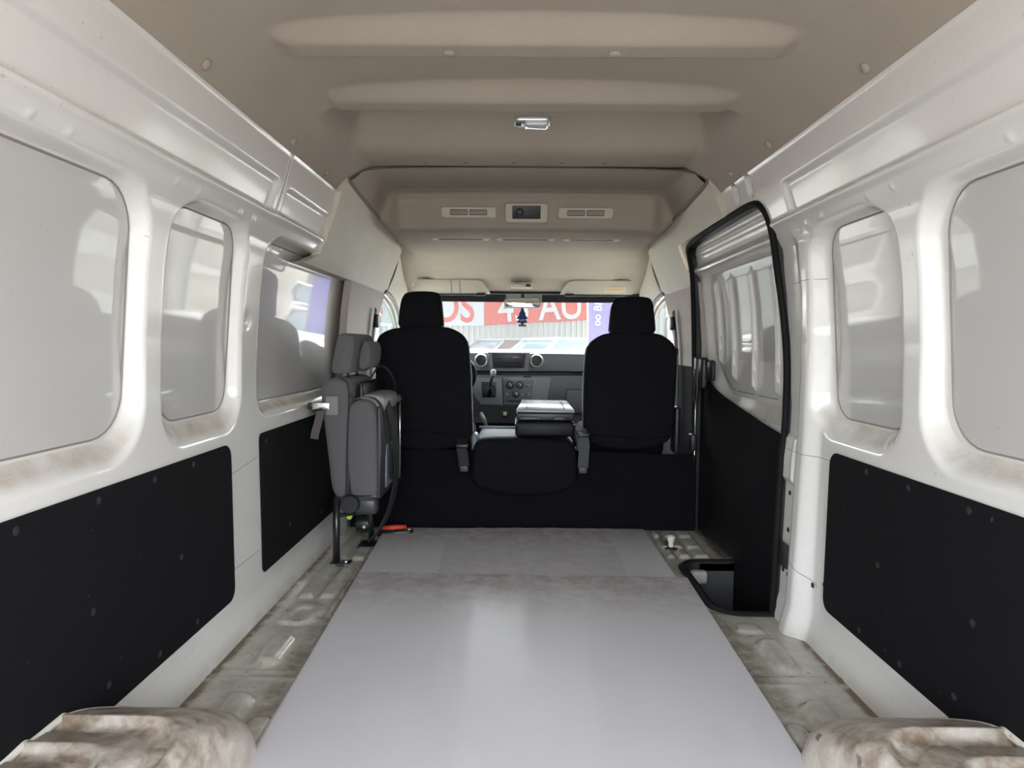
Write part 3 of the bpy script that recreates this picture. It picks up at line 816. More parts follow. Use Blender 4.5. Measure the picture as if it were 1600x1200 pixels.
# ------------------------------------------------------------------ sun visors, lamp, mirror, freshener
def visor(x0, x1, corner_in, label, sticker=False):
    s = 1 if x0 > 0 else -1
    root = empty('sun_visor', ((x0+x1)/2, 4.29, 1.21)); tag(root, label, 'sun visor')
    def P3(a, b, d):   # a: x, b: 0 bottom..1 top
        return (a, 4.335-.075*b-.017+.012*d/.012*.8, 1.170+.083*b-.012+.012*d/.012*.5)
    ol = [(x0, 0), (x1, 0), (x1, .62), (x1+(-.03 if s > 0 else .03)*1, 1)]
    xi, xo = (x0, x1) if s > 0 else (x1, x0)
    ol = [(xi, 0), (xo, 0), (xo, .7), (xo-s*.012, .92), (xo-s*.04, 1), (xi+s*.085, 1), (xi+s*.05, .9), (xi+s*.012, .3)]
    slab('flap', ol, .012, P3, TRIMB, root, .004)
    tube('hinge_rod', [P3(xi+s*.03, -.03, 0), P3(xo, -.03, 0)], .006, BLACKP, root, 8)
    for xx in (xi+s*.06, xo-s*.06): 
        p = P3(xx, -.02, 0); box('hinge_clip', (p[0], p[1]-.004, p[2]), (.06, .018, .018), BLACKP, root, .006)
    if sticker:
        def PS(a, b, d): q = P3(a, b, 0); return (q[0], q[1]-.0015-d*.7, q[2]-.001)
        wl_ = slab('warning_label', [(.515, .22), (.645, .22), (.645, .62), (.515, .62)], .0008, PS, STICKW, root, 0)
        for k, (a, b) in enumerate(((.52, .60), (.522, .57), (.524, .61), (.522, .6))):
            z0 = .30+.075*k
            slab('print_line', [(.52, z0), (.638-.014*(k % 2), z0), (.638-.014*(k % 2), z0+.035), (.52, z0+.035)], .0006, lambda a_, b_, d_: (PS(a_, b_, d_)[0], PS(a_, b_, d_)[1]-.001, PS(a_, b_, d_)[2]), STICK, wl_, 0)
    else:
        for xx in (-.405, -.46):
            slab('fold_line', [(xx, .04), (xx+.004, .04), (xx+.004, .95), (xx, .95)], .001, lambda a_, b_, d_: (P3(a_, b_, 0)[0], P3(a_, b_, 0)[1]-.0012-d_, P3(a_, b_, 0)[2]), SEAL, root, 0)
    return root
visor(-.79, -.212, 0, 'beige sun visor above the left front seat with a flat pocket')
visor(.232, .782, 0, 'beige sun visor above the right front seat with an orange warning label', True)
lamp = empty('map_lamp', (-.012, 4.26, 1.205)); tag(lamp, 'small white map lamp above the rear-view mirror', 'lamp')
box('lamp_base', (-.012, 4.268, 1.212), (.135, .05, .035), TRIMB, lamp, .01); box('lamp_lens', (-.035, 4.245, 1.207), (.06, .02, .026), LENS, lamp, .006); box('switch', (.028, 4.243, 1.21), (.03, .012, .016), BLACKP, lamp, .003)
mir = empty('rear_view_mirror', (-.006, 4.27, 1.10)); tag(mir, 'rear-view mirror hanging under the windscreen top', 'mirror')
ol = [(-.006+a, 1.100+b) for a, b in rrect(.232, .066, .022, 5)]
slab('housing', ol, .03, lambda a, b, d: (a, 4.246+d, b), mat('mirror_grey', (.25, .25, .22), .4), mir, .008)
slab('mirror_glass', [(-.006+a, 1.100+b) for a, b in rrect(.215, .054, .018, 5)], .003, lambda a, b, d: (a, 4.2435+d, b), MIRROR, mir, .0005)
tube('stem', [(-.006, 4.28, 1.12), (-.006, 4.33, 1.15), (-.006, 4.36, 1.165)], .011, BLACKP, mir, 8)
fr = empty('air_freshener', (-.007, 4.25, 1.0)); tag(fr, 'dark blue card air freshener hanging from the rear-view mirror', 'air freshener')
half = [(.004, .062), (.012, .045), (.009, .042), (.024, .022), (.016, .020), (.036, -.006), (.020, -.010), (.034, -.030), (.008, -.034), (.008, -.046)]
ol = [(-.007+a, 1.008+b) for a, b in half]+[(-.007-a, 1.008+b) for a, b in half[::-1]]
slab('card', ol, .004, lambda a, b, d: (a, 4.25+d, b), BLUEF, fr, .0008, 1)
slab('card_foot', [(-.007+a, .958+b) for a, b in rrect(.05, .014, .003)], .004, lambda a, b, d: (a, 4.25+d, b), mat('card_grey', (.16, .17, .2), .6), fr, .001)
slab('printed_band', [(-.007+a, .992+b+a*.15) for a, b in rrect(.036, .011, .004)], .001, lambda a, b, d: (a, 4.2488-d, b), mat('card_pale', (.2, .27, .5), .6), fr, 0)
tube('string', [(-.007, 4.252, 1.066), (-.007, 4.256, 1.085), (-.007, 4.26, 1.10)], .0018, BLUEF, fr, 6)

# ------------------------------------------------------------------ overhead cooler vents and control, dome lamp
def face_y(z): return float(np.interp(-z, -FZ[5:10], FY[5:10]))
def ac_vent(xc, label):
    root = empty('air_vent', (xc, 2.95, 1.407)); tag(root, label, 'air vent', 'vents in the overhead cooler box')
    lean = (2.966-2.938)/.09
    P3 = lambda a, b, d: (a, 2.9525-(b-1.405)*lean*1.5-.012+d, b)
    def rr(w, h, r, cx=0): return [(xc+cx+a, 1.407+b) for a, b in rrect(w, h, r)]
    slab('surround', rr(.236, .042, .010), .02, P3, TRIMB, root, .003)
    slab('recess_line', rr(.246, .050, .013), .012, lambda a, b, d: (a, P3(a, b, d)[1]+.009, b), TRIMP, root, .001)
    for cx in (-.042, .042):
        g_ = slab('grille', rr(.076, .022, .003, cx), .004, lambda a, b, d: (a, P3(a, b, d)[1]-.0025, b), mat('vent_dark', (.10, .085, .07), .6), root, .001)
        for k in range(3):
            slab('louvre', [(xc+cx+a, 1.412-.0055*k+b) for a, b in rrect(.072, .0022, .001, 1)], .004, lambda a, b, d: (a, P3(a, b, d)[1]-.0045, b), TRIMB, g_, 0)
ac_vent(-.249, 'beige slatted air vent on the cooler box, left of its control')
ac_vent(.257, 'beige slatted air vent on the cooler box, right of its control')
root = empty('cooler_control', (.001, 2.95, 1.405)); tag(root, 'overhead cooler control panel with a dark display', 'control panel')
P3 = lambda a, b, d: (a, 2.9525-(b-1.405)*.45-.016+d, b)
slab('surround', [(.001+a, 1.405+b) for a, b in rrect(.182, .076, .012)], .024, P3, TRIMB, root, .005)
slab('recess_line', [(.001+a, 1.405+b) for a, b in rrect(.192, .086, .014)], .012, lambda a, b, d: (a, P3(a, b, d)[1]+.013, b), TRIMP, root, .001)
slab('display', [(.001+a, 1.408+b) for a, b in rrect(.122, .052, .004)], .004, lambda a, b, d: (a, P3(a, b, d)[1]-.002, b), BLACKP, root, .001)
disc('dial', (-.028, 2.930, 1.408), .017, .008, (0, -1, -.3), mat('dial_black', (.02, .02, .022), .35), root, 18)
for k in range(3): box('button', (.02+.018*k, 2.932, 1.412), (.012, .003, .006), mat('button_grey', (.06, .06, .065), .5), root, .001)
for i, (x0, x1) in enumerate(((-.44, -.168), (-.138, .14), (.176, .442))):
    r_ = empty('slot_vent', ((x0+x1)/2, 3.19, 1.334)); tag(r_, 'narrow slot vent under the cooler box, %s' % ('on the left', 'in the middle', 'on the right')[i], 'air vent', 'slot vents under the cooler box')
    xc = (x0+x1)/2
    slab('frame', [(xc+a, 3.19+b) for a, b in rrect(x1-x0, .055, .02)], .008, lambda a, b, d: (a, b, 1.329+d), TRIMB, r_, .003)
    slab('slot', [(xc+a, 3.185+b) for a, b in rrect(x1-x0-.06, .032, .012)], .004, lambda a, b, d: (a, b, 1.3275+d), mat('vent_dark', (0, 0, 0)), r_, .001)
dl = empty('dome_lamp', (.006, 1.945, 1.478)); tag(dl, 'clear dome lamp with metal rim on the headliner rib', 'lamp')
slab('rim', [(.006+a, 1.945+b) for a, b in rrect(.102, .062, .014)], .016, lambda a, b, d: (a, b, 1.479-d), SILVER, dl, .004)
slab('lens', [(.018+a, 1.945+b) for a, b in rrect(.066, .05, .012)], .012, lambda a, b, d: (a, b, 1.465-d), LENS, dl, .005)
box('switch', (-.033, 1.94, 1.460), (.016, .02, .006), BLACKP, dl, .002)

# ------------------------------------------------------------------ dashboard
dash = empty('dashboard', (0, 4.3, .3)); tag(dash, 'grey van dashboard under the windscreen', 'dashboard')
def sweep_x(name, prof_yz, x0, x1, m, bulge=None, n=24):
    xs = np.linspace(x0, x1, n); P = np.zeros((n, len(prof_yz), 3))
    for i, x in enumerate(xs):
        for j, (y, z) in enumerate(prof_yz): P[i, j] = (x, y+(bulge(x, z) if bulge else 0), z)
    me = np_grid(P, flip=False); me.set_sharp_from_angle(angle=R(35)); o = obj(name, me, m); child_of(o, dash); return o
top_prof = [(4.96, .80), (4.6, .806), (4.36, .803), (4.315, .797), (4.292, .782), (4.284, .75), (4.284, .70), (4.29, .672), (4.32, .66), (4.36, .655), (4.36, .645)]
sweep_x('upper_pad', top_prof, -.80, .80, DASH, lambda x, z: .03*max(0, abs(x-.1)-.25))
low_prof = [(4.33, .648), (4.315, .64), (4.31, .60), (4.32, .50), (4.36, .42), (4.45, .36), (4.6, .30)]
sweep_x('lower_panel', low_prof, -.80, .80, DASH, lambda x, z: .03*max(0, abs(x-.1)-.25))
box('gap_line', (0, 4.34, .652), (1.58, .05, .010), RUBBER, dash, .002)
box('firewall', (0, 4.78, .25), (1.62, .03, 1.06), CARPET, dash, .005)
# raised centre stack
slab('radio_hood', [(-.225, .79), (.045, .79), (.035, .668), (-.21, .668)], .03, lambda a, b, d: (a, 4.258+d+(.0 if b > .7 else .01), b), DASHL, dash, .006)
slab('radio', [(-.198, .783), (.018, .783), (.008, .690), (-.188, .690)], .006, lambda a, b, d: (a, 4.254+d, b), BLACKP, dash, .002)
slab('radio_face', [(-.188, .777), (.008, .777), (.004, .737), (-.184, .737)], .004, lambda a, b, d: (a, 4.251+d, b), mat('radio_dark', (.03, .03, .034), .35), dash, .001)
box('radio_label', (-.048, 4.250, .758), (.035, .003, .007), mat('amber_print', (.35, .28, .18), .5), dash, .0005)
for k in range(5): box('radio_button', (-.17+.022*k, 4.250, .757), (.014, .003, .006), mat('button_grey', (.06,)*3), dash, .001)
box('radio_pocket', (-.09, 4.2515, .713), (.17, .004, .035), mat('pocket_blue_black', (.008, .008, .014), .7), dash, .002)
for x in (-.266, .087):
    v = lathe('round_vent', [(.031, 0), (.033, -.012), (.038, -.014), (.043, -.008), (.043, .012), (.047, .016)], (x, 4.276, .735), (0, 1, 0), SILVER, dash, 28, False)
    disc('vent_throat', (x, 4.285, .735), .033, .003, (0, -1, 0), BLACKP, v, 24)
    for k in (-1, 0, 1): 
        b_ = box('louvre', (x, 4.272, .735+.015*k), (.056-.012*abs(k), .014, .003), mat('louvre_grey', (.035, .035, .037), .4), None, .001, rot=Matrix.Rotation(R(20 if x > 0 else 28), 3, 'X' if x > 0 else 'Y') if x < 0 else None); child_of(b_, dash)
slab('climate_panel', [(-.130, .632), (.185, .632), (.15, .452), (-.118, .452)], .02, lambda a, b, d: (a, 4.292+d+(.6-b)*.05, b), DASHL, dash, .005)
slab('climate_inset', [(-.108, .612), (.07, .612), (.055, .465), (-.105, .465)], .004, lambda a, b, d: (a, 4.289+d+(.6-b)*.05, b), DASH, dash, .002)
for (x, z, r) in ((-.082, .580, .026), (-.019, .580, .026), (-.043, .522, .024)):
    k_ = lathe('climate_knob', [(r, 0), (r, .008), (r*.72, .012), (r*.68, .024), (0, .025)], (x, 4.291, z), (0, -1, 0), BLACKP, dash, 20)
    pr = box('pointer', (x+.004, 4.266, z+.004), (.004, .003, r*.9), SILVER, None, .001, rot=Matrix.Rotation(R(-35), 3, 'Y')); child_of(pr, k_)
for (x, z) in ((-.099, .519), (-.006, .520), (.038, .577), (.041, .520)): box('switch_button', (x, 4.287, z), (.018, .008, .02), mat('button_light', (.22, .22, .22), .4), dash, .003)
box('card_slot', (-.05, 4.292, .479), (.085, .006, .010), BLACKP, dash, .002)
box('tray_slot', (.03, 4.30, .632), (.05, .02, .012), BLACKP, dash, .003)
slab('shift_panel', [(-.345, .628), (-.135, .628), (-.125, .45), (-.265, .455), (-.30, .50)], .05, lambda a, b, d: (a, 4.255+d+(.6-b)*.05, b), DASHL, dash, .008)
slab('shift_gate', [(-.262, .60), (-.168, .60), (-.172, .50), (-.255, .50)], .005, lambda a, b, d: (a, 4.250+d+(.6-b)*.05, b), BLACKP, dash, .003)
lathe('shift_boot', [(.042, 0), (.034, .02), (.02, .05), (.011, .075), (0, .08)], (-.21, 4.25, .545), (.1, -1, .35), RUBBER, dash, 16)
tube('shift_lever', [(-.208, 4.23, .55), (-.20, 4.15, .60), (-.183, 4.11, .655)], .008, BLACKP, dash, 8)
lathe('shift_knob', [(.006, -.012), (.016, -.004), (.019, .008), (.017, .022), (.008, .03), (0, .031)], (-.183, 4.11, .655), (.1, -.25, 1), mat('knob_grey', (.4, .4, .4), .25, coat=.6), dash, 16)
slab('glovebox', [(.283, .549), (.64, .549), (.64, .40), (.283, .40)], .012, lambda a, b, d: (a, 4.306+d+(.52-b)*.1+.03*max(0, a-.35), b), DASH, dash, .006)
slab('glovebox_gap', [(.277, .556), (.646, .556), (.646, .395), (.277, .395)], .008, lambda a, b, d: (a, 4.313+d+(.52-b)*.1+.03*max(0, a-.35), b), RUBBER, dash, .001)
box('power_socket', (-.113, 4.28, .395), (.055, .02, .045), BLACKP, dash, .004); box('socket_cap', (-.112, 4.267, .397), (.022, .008, .022), mat('cap_cream', (.55, .48, .33), .5), dash, .003)
tube('wiper_stalk', [(-.45, 4.12, .66), (-.38, 4.10, .672), (-.325, 4.09, .682)], .008, BLACKP, dash, 8); lathe('stalk_knob', [(.004, -.01), (.013, 0), (.012, .014), (0, .018)], (-.325, 4.09, .682), (1, -.2, .2), mat('knob_pale', (.6, .6, .58), .4), dash, 12)
tube('hand_lever', [(-.25, 4.05, .42), (-.232, 4.0, .39), (-.215, 3.97, .355)], [.012, .014, .01], mat('lever_grey', (.10, .10, .10), .5), dash, 8)
box('centre_tunnel', (0, 4.06, .08), (.40, .60, .34), CARPET, dash, .05)
sw = empty('steering_wheel', (-.47, 4.02, .66)); tag(sw, 'black steering wheel behind the left front seat', 'steering wheel')
q = Matrix.Rotation(R(38), 3, 'X')
ring = [Vector((-.47, 4.02, .66))+q @ Vector((.18*math.cos(a), 0, .18*math.sin(a))) for a in np.linspace(0, 2*math.pi, 33)[:-1]]
tube('rim', ring, .014, BLACKP, sw, 8, closed=True)
for a in (200, 340, 270): tube('spoke', [Vector((-.47, 4.03, .66)), Vector((-.47, 4.02, .66))+q @ Vector((.175*math.cos(R(a)), 0, .175*math.sin(R(a))))], .012, BLACKP, sw, 6)
lathe('hub', [(.055, 0), (.05, .03), (.03, .04), (0, .042)], (-.47, 4.045, .655), q @ Vector((0, -1, 0)), BLACKP, sw, 16)
tube('column', [(-.47, 4.04, .65), (-.47, 4.285, .545)], .035, BLACKP, sw, 10)

# ------------------------------------------------------------------ front seats
def soft(o, lv=1):
    return o
def front_seat(cover, head, xc, label, inner):
    root = empty('front_seat', (xc, 3.12, 0)); tag(root, label, 'seat', 'black covered front seats')
    YT = lambda z: 3.06-(z-.36)*.12
    cx = sum(a for a, b in cover)/len(cover); cz = .62
    c2 = [tuple(p) for p in [(v.x, v.y) for v in smooth_pts([(a, b, 0) for a, b in cover], 2, closed=True)]]
    h2 = [(v.x, v.y) for v in smooth_pts([(a, b, 0) for a, b in head], 2, closed=True)]
    slab('back_cover', c2, .06, lambda a, b, d: (a, YT(b)+d-.012*math.cos((a-cx)*5), b), SEATB, root, .016, 3)
    slab('backrest', [(cx+(a-cx)*.985, cz+(b-cz)*.985) for a, b in c2], .10, lambda a, b, d: (a, YT(b)+.05+d, b), GREYL, root, .025, 3)
    slab('headrest_cover', h2, .05, lambda a, b, d: (a, YT(b)-.004+d, b), SEATB, root, .018, 3)
    hx = sum(a for a, b in h2)/len(h2)
    slab('headrest', [(hx+(a-hx)*.97, b-.006) for a, b in h2], .06, lambda a, b, d: (a, YT(b)+.04+d, b), GREYL, root, .02, 3)
    bm = bmesh.new(); bm_box(bm, (xc, 3.44, .36), (.40, .50, .14), .05, 3); me = me_bm(bm); c = obj('cushion', me, SEATB); me.shade_smooth(); child_of(c, root)
    box('seat_frame', (xc, 3.46, .16), (.40, .40, .26), BLACKP, root, .02)
    s = 1 if inner > xc else -1
    box('recliner_cover', (inner, 3.10, .385), (.03, .09, .09), mat('recliner_blue_grey', (.20, .24, .28), .4), root, .02)
    box('side_cover', (2*xc-inner+.012*-s, 3.12, .45), (.03, .09, .22), BLACKP, root, .012)
    # stitched seam across the lower cover
    tube('cover_seam', [(a, YT(.43)-.0125, .43+.01*math.sin(a*9)) for a in np.linspace(min(p[0] for p in cover)+.03, max(p[0] for p in cover)-.03, 12)], .002, CARPET, root, 5)
    return root
Lb = [(-.666, .352), (-.672, .538), (-.672, .80), (-.660, .868), (-.619, .896), (-.564, .911), (-.365, .918), (-.308, .902), (-.262, .868), (-.247, .804), (-.237, .542), (-.234, .352)]
Lh = [(-.572, .885), (-.558, .999), (-.546, 1.045), (-.522, 1.070), (-.395, 1.071), (-.374, 1.050), (-.369, 1.001), (-.360, .885)]
Rb = [(.284, .362), (.268, .547), (.271, .79), (.285, .842), (.327, .879), (.377, .897), (.587, .898), (.639, .871), (.674, .836), (.684, .783), (.684, .551), (.678, .365)]
Rh = [(.374, .868), (.380, .979), (.386, 1.03), (.412, 1.055), (.540, 1.056), (.564, 1.035), (.573, .981), (.588, .868)]
front_seat(Lb, Lh, -.455, 'black covered front seat on the left, behind the steering wheel', -.225)
front_seat(Rb, Rh, .478, 'black covered front seat on the right, beside the sliding door', .262)

# black carpet seat base across the van, with the folded middle seat
def seat_base():
    xs = np.linspace(-.79, .782, 110); ts = np.linspace(0, 1, 60)
    X, T = np.meshgrid(xs, ts, indexing='ij')
    Y = np.zeros_like(X); Z = np.zeros_like(X)
    zt = .352-.012*ss(X, .2, .7)
    k = T/.80
    Z = np.where(T < .8, zt*k, zt+.0*X); Y = 3.02+.04*k*(T < .8)+.012*np.sin(X*9+2*T*4)*np.sin(np.clip(k, 0, 1)*math.pi)+.006*np.sin(X*23+T*11)*np.sin(np.clip(k, 0, 1)*math.pi)
    Y = np.where(T >= .8, 3.062+(T-.8)*.25, Y); Z = np.where(T >= .8, zt+.004-.05*(T-.8), Z)
    me = np_grid(np.stack([X, Y, Z], -1)); root = empty('seat_base', (0, 3.04, 0)); tag(root, 'black carpet covered base across the van below the front seats', 'seat base')
    o = obj('carpet', me, CARPET); child_of(o, root)
    return root
seat_base()
ms = empty('middle_seat', (.005, 3.0, .16)); tag(ms, 'black middle seat folded flat between the front seats', 'seat')
ol = [(v.x, v.y) for v in smooth_pts([(-.235, .15, 0), (-.236, .35, 0), (-.215, .40, 0), (-.16, .418, 0), (.16, .414, 0), (.22, .395, 0), (.245, .35, 0), (.243, .15, 0)], 2, closed=True)]
slab('back_cover', ol, .10, lambda a, b, d: (a, 3.0+.012*(b < .2)+d, b), SEATB, ms, .025, 3)
bm = bmesh.new(); bm_box(bm, (.005, 3.30, .345), (.46, .50, .13), .04, 3); me = me_bm(bm); c = obj('seat_top', me, mat('blue_black_cloth', (.03, .035, .045), .6, bump=.4, bscale=250)); me.shade_smooth(); child_of(c, ms)
box('piping', (-.10, 3.42, .415), (.25, .02, .012), GREYL, ms, .004)

cb = empty('document_box', (.097, 3.16, .43)); tag(cb, 'black plastic box with a pale blue-grey lid lying on the middle seat', 'box')
bm = bmesh.new(); bm_box(bm, (.097, 3.17, .455), (.272, .25, .07), .012, 2); me = me_bm(bm); o = obj('case', me, mat('case_black', (.007, .007, .008), .5, spec=.3)); me.shade_smooth(); me.set_sharp_from_angle(angle=R(50)); child_of(o, cb)
box('rib_band', (.097, 3.16, .512), (.262, .24, .036), mat('case_dark', (.014, .014, .015), .4), cb, .006)
box('rib_band', (.097, 3.158, .476), (.276, .25, .007), BLACKP, cb, .003)
box('latch', (.03, 3.036, .505), (.10, .012, .014), mat('case_grey', (.06, .06, .062), .4), cb, .003); box('latch', (.16, 3.036, .505), (.05, .012, .014), mat('case_grey', (0,)*3), cb, .003)
P3l = lambda a, b, d: (a, b, .520+d-(.012 if False else 0))
vs = [(-.036, 3.035, .532), (.230, 3.035, .530), (.210, 3.27, .557), (-.010, 3.27, .559)]
bm = bmesh.new(); f = [bm.verts.new(v) for v in vs]; g = [bm.verts.new((v[0], v[1], v[2]+.012)) for i, v in enumerate(vs)]
bm.faces.new(f[::-1]); bm.faces.new(g)
for i in range(4): bm.faces.new((f[i], f[(i+1) % 4], g[(i+1) % 4], g[i]))
bmesh.ops.bevel(bm, geom=bm.edges[:], offset=.004, segments=2, affect='EDGES', profile=.5); me = me_bm(bm); me.shade_smooth(); me.set_sharp_from_angle(angle=R(50))
o = obj('lid', me, mat('lid_blue_grey', (.30, .35, .40), .22, coat=.4)); child_of(o, cb)
for xx in (.01, .185): tube('lid_groove', [(xx, 3.05, .5455), (xx+(.006 if xx < .1 else -.006), 3.25, .570)], .0018, SEAL, cb, 5)

# hanging belt ends
def belt_end(x, z0, z1, dx, label):
    root = empty('belt_strap', (x, 2.97, z1)); tag(root, label, 'strap', 'belt straps hanging between the seats')
    pts = smooth_pts([(x-.01, 3.06, z0+.02), (x-.008, 2.985, z0+.004), (x, 2.965, z0-.04), (x+dx*.5, 2.965, (z0+z1)/2), (x+dx, 2.97, z1+.01)], 2)
    ribbon('webbing', pts, .046, .005, STRAP if dx > 0 else mat('webbing_grey', (.05, .055, .06), .7), root, side=(1, 0, 0))
    box('end_stop', (x+dx, 2.968, z1), (.038, .010, .03), mat('stop_grey', (.06, .055, .055), .5), root, .006)
    box('keeper', (x-.004, 2.975, z0), (.055, .02, .018), BLACKP, root, .005)
belt_end(-.272, .385, .285, .006, 'dark webbing strap hanging beside the left front seat')
belt_end(.270, .44, .283, -.006, 'grey webbing strap hanging beside the right front seat')

# ------------------------------------------------------------------ folded side seat
js = empty('folding_seat', (-.68, 2.68, 0)); tag(js, 'grey cloth jump seat folded up against the left wall', 'seat')
def xz_slab(name, ol, y0, y1, m, bev=.02, sm=2):
    o2 = [(v.x, v.y) for v in smooth_pts([(a, b, 0) for a, b in ol], sm, closed=True)] if sm else ol
    return slab(name, o2, y1-y0, lambda a, b, d: (a, y0+d, b), m, js, bev, 3)
xz_slab('backrest', [(-.727, .252), (-.742, .40), (-.765, .60), (-.770, .67), (-.742, .706), (-.69, .708), (-.655, .69), (-.655, .60), (-.665, .40), (-.668, .252)], 2.50, 2.90, GREYC)
tube('piping', smooth_pts([(-.672, 2.502, .255), (-.668, 2.499, .45), (-.658, 2.499, .62), (-.66, 2.499, .69), (-.69, 2.502, .706)], 2), .003, RUBBER, js, 6)
xz_slab('headrest', [(-.722, .722), (-.735, .74), (-.712, .85), (-.698, .876), (-.655, .876), (-.640, .85), (-.652, .75), (-.66, .722)], 2.51, 2.86, GREYC, .014)
xz_slab('headrest_bolster', [(-.65, .745), (-.632, .84), (-.61, .85), (-.596, .82), (-.604, .75), (-.625, .735)], 2.58, 2.80, GREYC, .012)
tube('headrest_rod', [(-.695, 2.62, .69), (-.69, 2.62, .74)], .006, BLACKM, js, 8); tube('headrest_rod', [(-.695, 2.76, .69), (-.69, 2.76, .74)], .006, BLACKM, js, 8)
xz_slab('back_shell', [(-.655, .30), (-.653, .60), (-.645, .69), (-.62, .69), (-.615, .62), (-.63, .30)], 2.56, 2.86, BLACKP, .012)
xz_slab('cushion', [(-.655, .254), (-.672, .40), (-.672, .57), (-.655, .612), (-.62, .628), (-.578, .618), (-.560, .58), (-.556, .40), (-.558, .27), (-.559, .252), (-.60, .248), (-.65, .25)], 2.50, 2.87, GREYC, .014)
xz_slab('cushion_cap', [(-.655, .56), (-.648, .632), (-.61, .645), (-.55, .642), (-.532, .618), (-.548, .56)], 2.56, 2.84, mat('grey_vinyl', (.26, .26, .26), .5), .012)
xz_slab('cushion_pan', [(-.562, .25), (-.558, .60), (-.545, .60), (-.540, .45), (-.548, .25)], 2.515, 2.86, mat('dark_pan', (.035, .036, .038), .5), .006, 0)
box('pan_patch', (-.5425, 2.66, .36), (.008, .12, .17), PANM, js, .003)
bm = bmesh.new(); bm_box(bm, (-.60, 2.53, .222), (.085, .06, .065), .015, 2); bm_box(bm, (-.60, 2.52, .262), (.09, .04, .018), .006)
me = me_bm(bm); o = obj('hinge_cover', me, mat('grey_black_plastic', (.05, .05, .05), .35)); me.shade_smooth(); me.set_sharp_from_angle(angle=R(50)); child_of(o, js)
disc('hinge_disc', (-.655, 2.50, .235), .036, .022, (0, -1, 0), BLACKP, js, 20)
tube('leg', [(-.706, 2.482, .008), (-.706, 2.49, .26)], .0135, BLACKM, js, 10); tube('leg', [(-.625, 2.72, .008), (-.62, 2.66, .24)], .012, BLACKM, js, 10)
box('foot_plate', (-.69, 2.485, .012), (.075, .05, .007), BLACKM, js, .002); box('foot_plate', (-.62, 2.72, .012), (.11, .09, .007), BLACKM, js, .002)
disc('foot_bolt', (-.668, 2.478, .015), .007, .006, (0, 0, 1), CHROME, js, 8)
tube('cross_bar', [(-.706, 2.49, .19), (-.62, 2.68, .16)], .008, BLACKM, js, 8)
tube('frame_bar', [(-.535, 2.86, .62), (-.533, 2.86, .45), (-.535, 2.86, .26)], .006, CHROME, js, 8); disc('frame_knob', (-.535, 2.85, .605), .014, .02, (0, -1, 0), BLACKP, js, 12)
# reel parts under the seat
lathe('belt_reel', [(.0, -.03), (.035, -.028), (.04, 0), (.035, .028), (0, .03)], (-.655, 2.72, .10), (1, 0, 0), BLACKP, js, 16)
lathe('spring_cap', [(0, -.02), (.022, -.015), (.022, .02), (.012, .03), (0, .031)], (-.662, 2.62, .185), (0, -1, 0), mat('cap_silver', (.5, .5, .48), .35), js, 14)
disc('release_knob', (-.682, 2.58, .165), .013, .014, (.3, -1, 0), LIME, js, 12, dome=1)
disc('rod_end', (-.618, 2.56, .13), .007, .006, (0, -1, 0), CHROME, js, 10)
# buckle on the wall side
bk = box('buckle', (-.762, 2.495, .602), (.07, .02, .034), CHROME, js, .006); box('buckle_button', (-.80, 2.494, .604), (.022, .018, .024), BLACKP, js, .004)
box('buckle_sleeve', (-.722, 2.493, .605), (.05, .012, .075), mat('sleeve_grey', (.20, .195, .19), .6), js, .005)
ribbon('buckle_strap', smooth_pts([(-.765, 2.497, .585), (-.772, 2.495, .55), (-.785, 2.49, .50), (-.788, 2.49, .48)], 2), .03, .004, mat('strap_brown', (.10, .085, .075), .8), js, side=(1, 0, .3))
# belts
ribbon('lap_belt', smooth_pts([(-.655, 2.50, .655), (-.64, 2.495, .625), (-.60, 2.50, .642), (-.555, 2.52, .628), (-.537, 2.56, .57), (-.528, 2.60, .48), (-.530, 2.62, .38), (-.532, 2.65, .30)], 2), .012, .005, RUBBER, js, side=(0, 1, 0))
ribbon('shoulder_belt', smooth_pts([(-.535, 2.60, .60), (-.522, 2.66, .52), (-.520, 2.70, .42), (-.524, 2.74, .32), (-.535, 2.74, .22), (-.56, 2.72, .13), (-.60, 2.70, .06), (-.63, 2.68, .035)], 2), .05, .004, STRAP, js, side=(.2, 1, 0))
tube('release_cable', smooth_pts([(-.55, 2.86, .60), (-.545, 2.80, .70), (-.60, 2.78, .76), (-.62, 2.7, .70)], 2), .004, RUBBER, js, 6)

# red handled tool and plug
tl = empty('hand_tool', (-.555, 2.9, .02)); tag(tl, 'red and black handled tool on the floor by the jump seat', 'tool')
tube('red_handle', [(-.625, 2.89, .030), (-.57, 2.893, .034), (-.512, 2.90, .036)], [.011, .013, .010], REDP, tl, 10)
tube('black_handle', [(-.63, 2.87, .016), (-.56, 2.87, .018), (-.50, 2.875, .020), (-.478, 2.88, .024)], [.012, .013, .012, .008], BLACKP, tl, 10)
tube('jaw', [(-.522, 2.882, .026), (-.495, 2.88, .03), (-.482, 2.885, .03)], [.006, .009, .005], mat('jaw_grey', (.3, .28, .26), .35, metal=.8), tl, 8)
pg = empty('floor_plug', (.612, 2.75, 0)); tag(pg, 'cream plastic plug standing on the floor ahead of the step well', 'plug')
lathe('plug_body', [(.012, 0), (.010, .02), (.016, .035), (.018, .045), (.010, .052), (0, .053)], (.612, 2.75, .004), (0, 0, 1), WHITEP, pg, 14)
lathe('plug_flange', [(.03, 0), (.03, .005), (.012, .008)], (.612, 2.75, .001), (0, 0, 1), RUBBER, pg, 16)
